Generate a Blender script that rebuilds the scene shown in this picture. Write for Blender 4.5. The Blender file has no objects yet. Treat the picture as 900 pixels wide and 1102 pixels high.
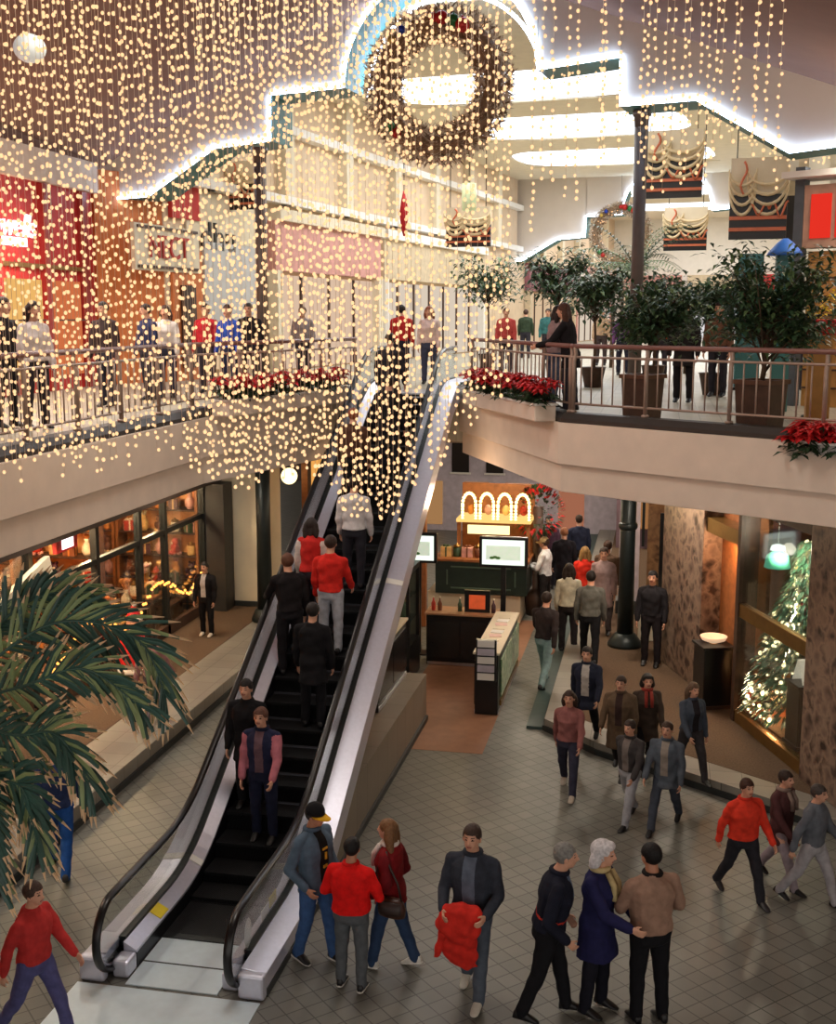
import bpy, bmesh, math, random
import numpy as np
from mathutils import Vector, Matrix, Quaternion, noise as mnoise
random.seed(7)
R = math.radians
C = bpy.context.scene.collection
W_ = {}          # world matrices of the empties and parts (translation + z turn)

# ---------------------------------------------------------------- camera model
FPX, PITCH, YAW, EYE = 1275.0, R(9.4), R(11.5), 6.8
def ray(px, py):
    u = (px-450)/FPX; v = (551-py)/FPX
    fx = math.cos(PITCH)+v*math.sin(PITCH); fz = -math.sin(PITCH)+v*math.cos(PITCH)
    return Vector((u*math.cos(YAW)-fx*math.sin(YAW), u*math.sin(YAW)+fx*math.cos(YAW), fz))
def at_z(px, py, z):
    r = ray(px, py); t = (z-EYE)/r.z
    return Vector((r.x*t, r.y*t, z))
def at_d(px, py, d):
    r = ray(px, py); return Vector((r.x*d, r.y*d, EYE+r.z*d))
def at_y(px, py, y):
    r = ray(px, py); t = y/r.y; return Vector((r.x*t, y, EYE+r.z*t))
def at_x(px, py, x):
    r = ray(px, py); t = x/r.x; return Vector((x, r.y*t, EYE+r.z*t))
# the upper arcade beyond the arch runs a few degrees off the escalator
PHI = R(8); CX, CY = -4.37, 23.7
def arc(s, t, z=0):
    return Vector((CX+s*math.cos(PHI)+t*math.sin(PHI), CY-s*math.sin(PHI)+t*math.cos(PHI), z))
def at_t(px, py, t):
    r = ray(px, py); n = (math.sin(PHI), math.cos(PHI))
    k = (CX*n[0]+CY*n[1]+t)/(r.x*n[0]+r.y*n[1])
    return Vector((r.x*k, r.y*k, EYE+r.z*k))
def st(p):
    x, y = p.x-CX, p.y-CY
    return x*math.cos(PHI)-y*math.sin(PHI), x*math.sin(PHI)+y*math.cos(PHI)

# ---------------------------------------------------------------- materials
def lin(c):
    f = lambda v: v/12.92 if v <= .04045 else ((v+.055)/1.055)**2.4
    return tuple(f(x/255.) for x in c)+(1,)
_mats = {}
def mat(name, col, rough=.6, metal=0., var=.12, scale=6., bump=0., emit=0., ecol=None, spec=.5, coat=0.):
    if name in _mats: return _mats[name]
    m = bpy.data.materials.new(name); m.use_nodes = True
    nt = m.node_tree; b = nt.nodes['Principled BSDF']
    b.inputs['Roughness'].default_value = rough; b.inputs['Metallic'].default_value = metal
    b.inputs['Specular IOR Level'].default_value = spec
    c = lin(col); b.inputs['Base Color'].default_value = c
    if coat: b.inputs['Coat Weight'].default_value = coat
    if var > 0 or bump > 0:
        tc = nt.nodes.new('ShaderNodeTexCoord'); nz = nt.nodes.new('ShaderNodeTexNoise')
        nz.inputs['Scale'].default_value = scale; nz.inputs['Detail'].default_value = 4
        nt.links.new(tc.outputs['Object'], nz.inputs['Vector'])
        if var > 0:
            cr = nt.nodes.new('ShaderNodeValToRGB')
            cr.color_ramp.elements[0].position = .3; cr.color_ramp.elements[1].position = .7
            cr.color_ramp.elements[0].color = tuple(max(0, x*(1-var)) for x in c[:3])+(1,)
            cr.color_ramp.elements[1].color = tuple(min(1, x*(1+var)) for x in c[:3])+(1,)
            nt.links.new(nz.outputs['Fac'], cr.inputs['Fac']); nt.links.new(cr.outputs['Color'], b.inputs['Base Color'])
        if bump > 0:
            bp = nt.nodes.new('ShaderNodeBump'); bp.inputs['Strength'].default_value = bump; bp.inputs['Distance'].default_value = .02
            nt.links.new(nz.outputs['Fac'], bp.inputs['Height']); nt.links.new(bp.outputs['Normal'], b.inputs['Normal'])
    if emit:
        b.inputs['Emission Color'].default_value = lin(ecol or col); b.inputs['Emission Strength'].default_value = emit
    _mats[name] = m
    return m
def mat_tiles(name, c1, c2, mortar, size=.2, rot=45, rough=.45, mort=.007, offset=0., w=None):
    m = bpy.data.materials.new(name); m.use_nodes = True
    nt = m.node_tree; b = nt.nodes['Principled BSDF']; b.inputs['Roughness'].default_value = rough
    g = nt.nodes.new('ShaderNodeNewGeometry'); mp = nt.nodes.new('ShaderNodeMapping')
    mp.inputs['Rotation'].default_value = (0, 0, R(rot)) if not isinstance(rot, tuple) else tuple(R(a) for a in rot)
    br = nt.nodes.new('ShaderNodeTexBrick'); br.offset = offset; br.squash = 1
    br.inputs['Scale'].default_value = 1; br.inputs['Brick Width'].default_value = w or size; br.inputs['Row Height'].default_value = size
    br.inputs['Mortar Size'].default_value = mort; br.inputs['Mortar Smooth'].default_value = .3
    br.inputs['Color1'].default_value = lin(c1); br.inputs['Color2'].default_value = lin(c2); br.inputs['Mortar'].default_value = lin(mortar)
    nt.links.new(g.outputs['Position'], mp.inputs['Vector']); nt.links.new(mp.outputs['Vector'], br.inputs['Vector'])
    nz = nt.nodes.new('ShaderNodeTexNoise'); nz.inputs['Scale'].default_value = 1.3; nz.inputs['Detail'].default_value = 5
    nt.links.new(g.outputs['Position'], nz.inputs['Vector'])
    mx = nt.nodes.new('ShaderNodeMix'); mx.data_type = 'RGBA'; mx.blend_type = 'MULTIPLY'; mx.inputs[0].default_value = .35
    nt.links.new(br.outputs['Color'], mx.inputs[6]); nt.links.new(nz.outputs['Color'], mx.inputs[7])
    hs = nt.nodes.new('ShaderNodeHueSaturation'); hs.inputs['Saturation'].default_value = .0
    nt.links.new(nz.outputs['Color'], hs.inputs['Color']); nt.links.new(hs.outputs['Color'], mx.inputs[7])
    nt.links.new(mx.outputs[2], b.inputs['Base Color'])
    return m
def mat_stone(name, cols, scale=7., rough=.35):
    m = bpy.data.materials.new(name); m.use_nodes = True
    nt = m.node_tree; b = nt.nodes['Principled BSDF']; b.inputs['Roughness'].default_value = rough
    g = nt.nodes.new('ShaderNodeNewGeometry'); v = nt.nodes.new('ShaderNodeTexVoronoi'); v.inputs['Scale'].default_value = scale
    nz = nt.nodes.new('ShaderNodeTexNoise'); nz.inputs['Scale'].default_value = scale*.9; nz.inputs['Detail'].default_value = 6
    nt.links.new(g.outputs['Position'], nz.inputs['Vector'])
    ad = nt.nodes.new('ShaderNodeMix'); ad.data_type = 'RGBA'; ad.inputs[0].default_value = .25
    nt.links.new(g.outputs['Position'], ad.inputs[6]); nt.links.new(nz.outputs['Color'], ad.inputs[7]); nt.links.new(ad.outputs[2], v.inputs['Vector'])
    cr = nt.nodes.new('ShaderNodeValToRGB'); e = cr.color_ramp.elements
    e[0].position = .3; e[1].position = .7; e[0].color = lin(cols[0]); e[1].color = lin(cols[-1])
    for i, c in enumerate(cols[1:-1]):
        x = e.new(.3+.4*(i+1)/(len(cols)-1)); x.color = lin(c)
    mx = nt.nodes.new('ShaderNodeMix'); mx.data_type = 'FLOAT'; mx.inputs[0].default_value = .45
    nt.links.new(nz.outputs['Fac'], mx.inputs[2]); nt.links.new(v.outputs['Distance'], mx.inputs[3])
    nt.links.new(mx.outputs[0], cr.inputs['Fac']); nt.links.new(cr.outputs['Color'], b.inputs['Base Color'])
    return m
def mat_glass(name, tint=(235, 240, 245), refl=.12):
    m = bpy.data.materials.new(name); m.use_nodes = True
    nt = m.node_tree; nt.nodes.remove(nt.nodes['Principled BSDF']); out = nt.nodes['Material Output']
    t = nt.nodes.new('ShaderNodeBsdfTransparent'); t.inputs['Color'].default_value = lin(tint)
    gl = nt.nodes.new('ShaderNodeBsdfGlossy'); gl.inputs['Roughness'].default_value = .05
    fr = nt.nodes.new('ShaderNodeLayerWeight'); fr.inputs['Blend'].default_value = .25
    ml = nt.nodes.new('ShaderNodeMath'); ml.operation = 'MULTIPLY_ADD'; ml.inputs[1].default_value = .35; ml.inputs[2].default_value = refl*.4
    nt.links.new(fr.outputs['Fresnel'], ml.inputs[0])
    mx = nt.nodes.new('ShaderNodeMixShader'); nt.links.new(ml.outputs[0], mx.inputs[0])
    nt.links.new(t.outputs[0], mx.inputs[1]); nt.links.new(gl.outputs[0], mx.inputs[2]); nt.links.new(mx.outputs[0], out.inputs['Surface'])
    return m
def mat_emit(name, col, strength):
    m = bpy.data.materials.new(name); m.use_nodes = True
    nt = m.node_tree; nt.nodes.remove(nt.nodes['Principled BSDF'])
    e = nt.nodes.new('ShaderNodeEmission'); e.inputs['Color'].default_value = lin(col); e.inputs['Strength'].default_value = strength
    nt.links.new(e.outputs[0], nt.nodes['Material Output'].inputs['Surface'])
    return m

# ---------------------------------------------------------------- mesh builder
class MB:
    def __init__(s): s.v = []; s.f = []; s.mi = []; s.cur = 0; s.smooth = []
    def slot(s, i): s.cur = i; return s
    def add(s, vs, fs, sm=False):
        o = len(s.v); s.v.extend([tuple(v) for v in vs])
        for f in fs: s.f.append([o+i for i in f]); s.mi.append(s.cur); s.smooth.append(sm)
        return s
    def box(s, c, d, rz=0., M=None):
        x, y, z = d[0]/2, d[1]/2, d[2]/2
        vs = [Vector((a*x, b*y, e*z)) for e in (-1, 1) for a, b in ((-1, -1), (1, -1), (1, 1), (-1, 1))]
        q = Matrix.Rotation(rz, 4, 'Z') if M is None else M
        vs = [q @ v+Vector(c) for v in vs]
        return s.add(vs, [(3, 2, 1, 0), (4, 5, 6, 7), (0, 1, 5, 4), (1, 2, 6, 5), (2, 3, 7, 6), (3, 0, 4, 7)])
    def bbox(s, a, b):
        return s.box([(a[i]+b[i])/2 for i in range(3)], [abs(b[i]-a[i]) for i in range(3)])
    def bar(s, a, b, w, h, up=Vector((0, 0, 1))):
        a, b = Vector(a), Vector(b); d = (b-a).normalized(); x = d.cross(up)
        if x.length < 1e-4: x = Vector((1, 0, 0))
        x.normalize(); y = x.cross(d)
        vs = [p+x*(w/2*i)+y*(h/2*j) for p in (a, b) for i, j in ((-1, -1), (1, -1), (1, 1), (-1, 1))]
        return s.add(vs, [(0, 1, 2, 3), (7, 6, 5, 4), (0, 4, 5, 1), (1, 5, 6, 2), (2, 6, 7, 3), (3, 7, 4, 0)])
    def tube(s, pts, r, n=8, cap=True):
        pts = [Vector(p) for p in pts]; k = len(pts)
        rr = r if isinstance(r, (list, tuple)) else [r]*k
        vs = []; prev = None
        for i, p in enumerate(pts):
            d = (pts[min(i+1, k-1)]-pts[max(i-1, 0)]).normalized()
            if prev is None:
                u = d.cross(Vector((0, 0, 1)))
                if u.length < 1e-3: u = Vector((1, 0, 0))
            else: u = prev-d*prev.dot(d)
            u.normalize(); prev = u; w = d.cross(u)
            for j in range(n):
                a = 2*math.pi*j/n; vs.append(p+(u*math.cos(a)+w*math.sin(a))*rr[i])
        fs = [(i*n+j, i*n+(j+1) % n, (i+1)*n+(j+1) % n, (i+1)*n+j) for i in range(k-1) for j in range(n)]
        if cap: fs += [tuple(range(n-1, -1, -1)), tuple((k-1)*n+j for j in range(n))]
        return s.add(vs, fs, True)
    def ring(s, c, R0, r, axis='y', n=40, m=10, M=None):
        c = Vector(c); vs = []
        for i in range(n):
            a = 2*math.pi*i/n
            for j in range(m):
                b = 2*math.pi*j/m; q = R0+r*math.cos(b); h = r*math.sin(b)
                p = {'y': Vector((q*math.cos(a), h, q*math.sin(a))), 'z': Vector((q*math.cos(a), q*math.sin(a), h)), 'x': Vector((h, q*math.cos(a), q*math.sin(a)))}[axis]
                vs.append((M @ p if M else p)+c)
        fs = [(i*m+j, ((i+1) % n)*m+j, ((i+1) % n)*m+(j+1) % m, i*m+(j+1) % m) for i in range(n) for j in range(m)]
        return s.add(vs, fs, True)
    def lathe(s, prof, c=(0, 0, 0), n=20):
        c = Vector(c); vs = [c+Vector((r*math.cos(2*math.pi*j/n), r*math.sin(2*math.pi*j/n), z)) for r, z in prof for j in range(n)]
        k = len(prof)
        fs = [(i*n+j, i*n+(j+1) % n, (i+1)*n+(j+1) % n, (i+1)*n+j) for i in range(k-1) for j in range(n)]
        fs += [tuple(range(n-1, -1, -1)), tuple((k-1)*n+j for j in range(n))]
        return s.add(vs, fs, True)
    def ball(s, c, r, n=12, m=8, M=None):
        c = Vector(c); rx, ry, rz = r if isinstance(r, (tuple, list)) else (r, r, r)
        vs = [Vector((0, 0, -rz))]
        for i in range(1, m):
            t = -math.pi/2+math.pi*i/m
            for j in range(n):
                a = 2*math.pi*j/n; vs.append(Vector((rx*math.cos(t)*math.cos(a), ry*math.cos(t)*math.sin(a), rz*math.sin(t))))
        vs.append(Vector((0, 0, rz))); L = len(vs)-1
        if M is not None: vs = [M @ v for v in vs]
        vs = [v+c for v in vs]
        fs = [(0, 1+(j+1) % n, 1+j) for j in range(n)]
        for i in range(m-2):
            o = 1+i*n; fs += [(o+j, o+(j+1) % n, o+n+(j+1) % n, o+n+j) for j in range(n)]
        o = 1+(m-2)*n; fs += [(o+j, o+(j+1) % n, L) for j in range(n)]
        return s.add(vs, fs, True)
    def prism(s, poly, z0, z1):
        n = len(poly); vs = [(x, y, z0) for x, y in poly]+[(x, y, z1) for x, y in poly]
        return s.add(vs, [tuple(range(n-1, -1, -1)), tuple(range(n, 2*n))]+[(i, (i+1) % n, n+(i+1) % n, n+i) for i in range(n)])
    def strip(s, path, prof):
        """sweep a closed (offset, z) profile along a plan path; offset is to the right of travel"""
        P = [Vector((p[0], p[1])) for p in path]; k = len(P); m = len(prof); vs = []
        for i, p in enumerate(P):
            d0 = (P[i]-P[i-1]).normalized() if i else (P[1]-P[0]).normalized()
            d1 = (P[i+1]-P[i]).normalized() if i < k-1 else d0
            n0, n1 = Vector((d0.y, -d0.x)), Vector((d1.y, -d1.x)); nn = (n0+n1); nn = nn/max(.3, nn.dot(n0)) if nn.length > 1e-3 else n0
            for o, z in prof: vs.append((p.x+nn.x*o, p.y+nn.y*o, z))
        fs = [(i*m+j, (i+1)*m+j, (i+1)*m+(j+1) % m, i*m+(j+1) % m) for i in range(k-1) for j in range(m)]
        fs += [tuple(range(m)), tuple((k-1)*m+j for j in range(m-1, -1, -1))]
        return s.add(vs, fs)
    def mesh(s, name):
        me = bpy.data.meshes.new(name); me.from_pydata(s.v, [], s.f); me.update()
        me.polygons.foreach_set('material_index', s.mi); me.polygons.foreach_set('use_smooth', s.smooth)
        bm = bmesh.new(); bm.from_mesh(me); bmesh.ops.recalc_face_normals(bm, faces=bm.faces); bm.to_mesh(me); bm.free()
        return me
    def build(s, name, mats, parent=None, loc=None, bevel=0., local=False, label=None):
        return link(name, s.mesh(name), mats, parent, loc, bevel, local, label)

def link(name, me, mats, parent=None, loc=None, bevel=0., local=False, label=None):
    o = bpy.data.objects.new(name, me); C.objects.link(o)
    for m in (mats if isinstance(mats, (list, tuple)) else [mats]): me.materials.append(m)
    M = Matrix.Identity(4)
    if parent is not None:
        o.parent = parent; PM = W_[parent.name]
        if not local: me.transform(PM.inverted())
        if loc is not None: o.location = loc; M = Matrix.Translation(Vector(loc))
        W_[o.name] = PM @ M
    else:
        if loc is None:      # put the origin at the base of the mesh
            n = len(me.vertices); co = np.empty(n*3); me.vertices.foreach_get('co', co); co = co.reshape(-1, 3)
            a, b = co.min(0), co.max(0); loc = Vector(((a[0]+b[0])/2, (a[1]+b[1])/2, a[2]))
            me.transform(Matrix.Translation(-loc))
        o.location = loc; W_[o.name] = Matrix.Translation(Vector(loc))
    if bevel:
        bv = o.modifiers.new('Bevel', 'BEVEL'); bv.width = bevel; bv.segments = 2; bv.limit_method = 'ANGLE'
    if label: o['label'] = label
    return o
def tag(o, label, cat, group=None, kind=None):
    o['label'] = label; o['category'] = cat
    if group: o['group'] = group
    if kind: o['kind'] = kind
    return o
def thing(name, label, cat, loc=(0, 0, 0), rz=0., group=None):
    o = bpy.data.objects.new(name, None); C.objects.link(o); o.empty_display_size = .1
    o.location = loc; o.rotation_euler = (0, 0, rz); W_[o.name] = Matrix.Translation(Vector(loc)) @ Matrix.Rotation(rz, 4, 'Z')
    return tag(o, label, cat, group)
def struct(name, mb, m, bevel=0.):
    o = mb.build(name, m, loc=(0, 0, 0), bevel=bevel); o['kind'] = 'structure'; return o
def kids(o): return [c for c in C.objects if c.parent == o]
def dup(root, loc, rz=0., label=None, group=None, scale=None, mats=None):
    r = root.copy(); C.objects.link(r); r.location = loc; r.rotation_euler = (0, 0, rz)
    W_[r.name] = Matrix.Translation(Vector(loc)) @ Matrix.Rotation(rz, 4, 'Z')
    if scale: r.scale = (scale,)*3
    if label: r['label'] = label
    if group: r['group'] = group
    for ch in list(root.children):
        c = ch.copy(); C.objects.link(c); c.parent = r; W_[c.name] = W_[r.name]
        for g in list(ch.children):
            d = g.copy(); C.objects.link(d); d.parent = c
    return r
def text_mesh(txt, size, depth=.01, shear=0., font_scale=1.):
    cu = bpy.data.curves.new('txt', 'FONT'); cu.body = txt; cu.size = size; cu.extrude = depth; cu.align_x = 'CENTER'; cu.align_y = 'CENTER'; cu.shear = shear
    o = bpy.data.objects.new('txt', cu); C.objects.link(o)
    dg = bpy.context.evaluated_depsgraph_get(); me = bpy.data.meshes.new_from_object(o.evaluated_get(dg))
    bpy.data.objects.remove(o); return me
# ================================================================ PEOPLE
def tri_rings(rings, n=16):
    """rings: (centre, xdir, ydir, rx, ry) -> closed lofted shape"""
    mb = MB(); vs = []
    for c, x, y, rx, ry in rings:
        for j in range(n):
            a = 2*math.pi*j/n; ca, sa = math.cos(a), math.sin(a)
            # slightly squared ellipse
            q = (abs(ca)**2.4+abs(sa)**2.4)**(-1/2.4)
            vs.append(c+x*(rx*ca*q)+y*(ry*sa*q))
    k = len(rings)
    fs = [(i*n+j, i*n+(j+1) % n, (i+1)*n+(j+1) % n, (i+1)*n+j) for i in range(k-1) for j in range(n)]
    fs += [tuple(range(n-1, -1, -1)), tuple((k-1)*n+j for j in range(n))]
    mb.add(vs, fs, True); return mb
def limb(mb, pts, rad, n=12):
    for i in range(len(pts)-1):
        a, b, r0, r1 = Vector(pts[i]), Vector(pts[i+1]), rad[i], rad[i+1]
        d = (b-a); L = d.length
        if L < 1e-5: continue
        d /= L; P = [a-d*r0*.97]; Rr = [r0*.25]
        P += [a-d*r0*.7, a]; Rr += [r0*.72, r0]
        P += [a+d*(L*.5), b, b+d*r1*.7, b+d*r1*.97]; Rr += [(r0+r1)/2, r1, r1*.72, r1*.25]
        mb.tube(P, Rr, n)
def fuse(mb, voxel, smooth=2, crumple=0., seed=0.):
    me = bpy.data.meshes.new('tmp'); me.from_pydata(mb.v, [], mb.f); me.update()
    bm = bmesh.new(); bm.from_mesh(me); bmesh.ops.recalc_face_normals(bm, faces=bm.faces); bm.to_mesh(me); bm.free()
    o = bpy.data.objects.new('tmp', me); C.objects.link(o)
    md = o.modifiers.new('r', 'REMESH'); md.mode = 'VOXEL'; md.voxel_size = voxel; md.adaptivity = 0
    if smooth:
        sm = o.modifiers.new('s', 'SMOOTH'); sm.factor = .5; sm.iterations = smooth
    dg = bpy.context.evaluated_depsgraph_get()
    res = bpy.data.meshes.new_from_object(o.evaluated_get(dg)); bpy.data.objects.remove(o); bpy.data.meshes.remove(me)
    if crumple:
        n = len(res.vertices); co = np.empty(n*3); no = np.empty(n*3)
        res.vertices.foreach_get('co', co); res.vertices.foreach_get('normal', no)
        co = co.reshape(-1, 3); no = no.reshape(-1, 3); s3 = seed*3.1
        x, y, z = co[:, 0], co[:, 1], co[:, 2]
        d = (np.sin(26*z+9*x+s3+3*np.sin(11*x+7*y+s3))+.7*np.sin(41*z-17*x+13*y+1.7*s3)+.6*np.sin(19*x+23*y+31*z*np.sin(s3)))*.4
        co += no*(d*crumple)[:, None]; res.vertices.foreach_set('co', co.ravel()); res.update()
    res.polygons.foreach_set('use_smooth', [True]*len(res.polygons))
    return res
def cloth(c, name=None): return mat('cloth_%d_%d_%d' % tuple(c), c, .85, 0, .16, 14, .25, spec=.2)
SKIN = {'fair': (214, 160, 132), 'tan': (188, 130, 100), 'dark': (120, 78, 58)}
def skin(k): return mat('skin_'+k, SKIN[k], .5, 0, .06, 20)
BLACK = (20, 19, 21)
# arm poses: pitch (forward), abduct, elbow flex, inward turn of forearm
ARMS = {'down': (4, 9, 14, 2), 'pocket': (-14, 16, 62, 14), 'front': (22, 10, 72, 42), 'reach': (34, 8, 40, 8), 'back': (-24, 8, 12, 0),
        'fore': (24, 8, 22, 2), 'rail': (38, 12, 38, 6), 'hold': (14, 12, 88, 25), 'hang': (0, 14, 18, 4), 'side': (6, 20, 70, 35)}
LEGS = {'stand': ((2, 4), (-2, 4)), 'walk': ((24, 8), (-20, 16)), 'walk2': ((-20, 18), (26, 6)), 'cross': ((10, 2), (-4, 14)), 'step': ((10, 4), (-12, 26)), 'wide': ((4, 2), (-4, 2)),
        'stride': ((14, 4), (-12, 10))}
def person(label, pos, face, h=1.72, top=(60, 60, 70), legs=(50, 55, 70), hair=(40, 28, 20), hairstyle='short', skn='fair', shoes=BLACK, sole=None,
           pose='stand', arms=('down', 'down'), lean=0, head=(0, 0), hem=.50, girth=1., fem=False, voxel=.011, collar=None, cap=None, band=None,
           scarf=None, shirt=None, group=None, bare_arm=False, spread=3., head_tilt=0, sleeve=None, cuffs=None, front=None, child=False):
    rnd = random.Random(sum(ord(c)*(i+1) for i, c in enumerate(label)))
    root = thing('person', label, 'person', pos, R(face), group)
    H = h; hd = H if not child else H*1.25
    X, Y, Z = Vector((1, 0, 0)), Vector((0, 1, 0)), Vector((0, 0, 1))
    # legs
    th, sh, ank = .245*H, .235*H, .045*H
    hipw = .052*H
    lp = LEGS[pose] if isinstance(pose, str) else pose
    def leg(side, p, k):
        a = R(spread); hip = Vector((side*hipw, 0, 0))
        d1 = Vector((side*math.sin(a), math.sin(R(p)), -math.cos(R(p)))).normalized()
        d2 = Vector((side*math.sin(a)*.3, math.sin(R(p-k)), -math.cos(R(p-k)))).normalized()
        kn = hip+d1*th; an = kn+d2*sh
        return hip, kn, an, R(p-k)
    LL = [leg(-1, *lp[0]), leg(1, *lp[1])]
    low = min(l[2].z-ank*math.cos(l[3]) - max(0, -math.sin(l[3]))*.10*H*.6 for l in LL)
    pel = Vector((0, 0, -low)); LL = [(a+pel, b+pel, c+pel, t) for a, b, c, t in LL]
    ln = Matrix.Rotation(R(-lean), 3, 'X')
    def T(v): return pel+ln @ Vector(v)          # torso point, relative to the pelvis
    def zt(f): return (f-.525)*H
    shz = zt(.788); shw = (.100 if fem else .112)*H*(1+(girth-1)*.4)
    def arm(side, ps):
        p, ab, f, inn = ps if not isinstance(ps, str) else ARMS[ps]
        s0 = T((side*shw, 0, shz))
        d1 = Vector((side*math.sin(R(ab)), math.sin(R(p))*math.cos(R(ab)), -math.cos(R(p))*math.cos(R(ab))))
        d2 = Vector((side*math.sin(R(ab))*.3-side*math.sin(R(inn)), math.sin(R(p+f))*math.cos(R(inn)), -math.cos(R(p+f))*math.cos(R(inn)))).normalized()
        L2 = Matrix.Rotation(R(-lean*.5), 3, 'X'); d1 = L2 @ d1; d2 = L2 @ d2
        e = s0+d1*.172*H; w = e+d2*.148*H
        return s0, e, w, d1, d2
    AA = [arm(-1, arms[0]), arm(1, arms[1])]
    # torso table: z fraction, half width, half depth, y shift
    if fem: tor = [(.475, .088, .066, -.006), (.53, .098, .07, -.008), (.60, .078, .058, 0), (.66, .08, .062, .006), (.72, .088, .074, .012), (.77, .088, .062, .004), (.80, .074, .052, -.002), (.822, .052, .046, -.004), (.85, .034, .038, -.004)]
    else: tor = [(.475, .086, .064, -.004), (.53, .092, .066, -.004), (.60, .084, .06, .002), (.66, .09, .064, .004), (.72, .100, .07, .006), (.77, .100, .064, .002), (.80, .076, .054, -.002), (.822, .052, .047, -.004), (.85, .036, .040, -.004)]
    def torso(infl, z0, z1, flare=0.):
        rg = []; x, y = X, ln @ Y
        pts = [q for q in tor if z0-1e-4 <= q[0] <= z1+1e-4]
        if z0 < .475:
            k = [(z0, .082+flare, .07+flare, 0), ((z0+.475)/2, .086+flare*.6, .07+flare*.6, 0)]; 
            pts = k+pts
        for f, a, b, yo in pts:
            c = T((0, yo*H, zt(f))) if f >= .47 else T((0, 0, zt(.47)))+Vector((0, 0, (f-.47)*H))
            g = girth if f < .76 else 1+(girth-1)*max(0, (.85-f)/.09)*.6; iw = infl if f < .81 else infl*.45
            rg.append((c, x, y if f >= .47 else Y, a*H*g+iw, b*H*g+iw))
        return rg
    # ---- body (skin): head, neck, trunk, arms, hands, legs as one surface
    mb = MB(); rg = torso(0, .475, .83); m = tri_rings(rg); mb.add(m.v, m.f, True)
    nb = T((0, -.006*H, zt(.83))); hy, hp = R(head[0]), R(head[1])
    hb = T((0, .012*H, zt(.868)))
    HR = Matrix.Rotation(hy, 3, 'Z') @ Matrix.Rotation(R(-lean*.35)-hp, 3, 'X') @ Matrix.Rotation(R(head_tilt), 3, 'Y')
    hc = hb+HR @ Vector((0, .012*hd, .062*hd))
    limb(mb, [nb, hb, hb+(hc-hb)*.5], [.036*H, .034*H, .034*H])
    HR4 = HR.to_4x4()
    mb.ball(hc+HR @ Vector((0, -.004*hd, .008*hd)), (.045*hd, .056*hd, .056*hd), 16, 10, HR4)
    mb.ball(hc+HR @ Vector((0, .016*hd, -.022*hd)), (.034*hd, .040*hd, .044*hd), 14, 8, HR4)
    mb.ball(hc+HR @ Vector((0, .030*hd, -.050*hd)), (.018*hd, .018*hd, .014*hd), 10, 6, HR4)      # chin
    mb.ball(hc+HR @ Vector((0, .058*hd, -.012*hd)), (.0085*hd, .013*hd, .012*hd), 8, 6, HR4)        # nose
    mb.ball(hc+HR @ Vector((0, .052*hd, .002*hd)), (.006*hd, .010*hd, .016*hd), 8, 6, HR4)
    for s in (-1, 1): mb.ball(hc+HR @ Vector((s*.046*hd, -.002*hd, -.008*hd)), (.006*hd, .012*hd, .018*hd), 8, 6, HR4)  # ears
    for (hp0, kn, an, t) in LL:
        limb(mb, [hp0, kn, kn+(an-kn)*.3, an], [.05*H, .034*H, .034*H, .022*H])
        limb(mb, [an, an+Vector((0, .03*H, -.030*H))], [.020*H, .010*H])
    for s, (s0, e, w, d1, d2) in zip((-1, 1), AA):
        limb(mb, [s0, e, w], [.028*H, .024*H, .0165*H])
        # hand: palm, four fingers, thumb
        inw = Vector((-s, 0, 0)); pn = (inw-d2*inw.dot(d2)).normalized(); across = d2.cross(pn).normalized()*(1 if s > 0 else -1)
        if across.dot(Vector((0, 1, 0))) < 0: across = -across
        kb = w+d2*.052*H
        for q in (-.011, -.004, .004, .011):
            limb(mb, [w+across*(q*.6*H), kb+across*(q*1.15*H)], [.0095*H, .0078*H], 8)
        for i, (q, L) in enumerate(((.0150, .036), (.0052, .041), (-.0050, .039), (-.0150, .031))):
            b0 = kb+across*(q*H); c1 = (d2*.95+pn*.35+across*q*9).normalized(); c2 = (d2*.6+pn*.8).normalized()
            p1 = b0+c1*L*.5*H; p2 = p1+c2*L*.5*H
            limb(mb, [b0-d2*.006*H, p1, p2], [.0050*H, .0047*H, .0040*H], 8)
        tb = w+d2*.016*H+across*.011*H; t1 = tb+(across*.7+d2*.7+pn*.2).normalized()*.024*H; t2 = t1+(d2*.85+across*.2+pn*.5).normalized()*.02*H
        limb(mb, [tb, t1, t2], [.0068*H, .0058*H, .0048*H], 8)
    vb = min(voxel, .009)
    me = fuse(mb, vb, 1)
    # eyes, brows and lips by place on the face
    Hi = HR.transposed()
    n = len(me.polygons); cc = np.empty(n*3); me.polygons.foreach_get('center', cc); cc = cc.reshape(-1, 3)-np.array(hc)
    lc = cc @ np.array(HR); lc /= hd
    idx = np.zeros(n, dtype=np.int32)
    fr = lc[:, 1] > .025
    for s in (-1, 1):
        idx[fr & (((lc[:, 0]-s*.017)/.0075)**2+((lc[:, 2]-.004)/.0042)**2 < 1)] = 1
        idx[fr & (np.abs(lc[:, 0]-s*.018) < .010) & (np.abs(lc[:, 2]-.0165) < .0022)] = 2
    idx[fr & (np.abs(lc[:, 0]) < .014) & (np.abs(lc[:, 2]+.032) < .0042)] = 3
    me.polygons.foreach_set('material_index', idx)
    hm = mat('hair_%d_%d_%d' % tuple(hair), hair, .6, 0, .25, 40, .4, spec=.3)
    me.name = 'body'
    link('body', me, [skin(skn), mat('eye_dark', (45, 34, 30), .25, 0, 0), hm, mat('lips', (165, 88, 80), .5, 0, 0)], root, local=True)
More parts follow.
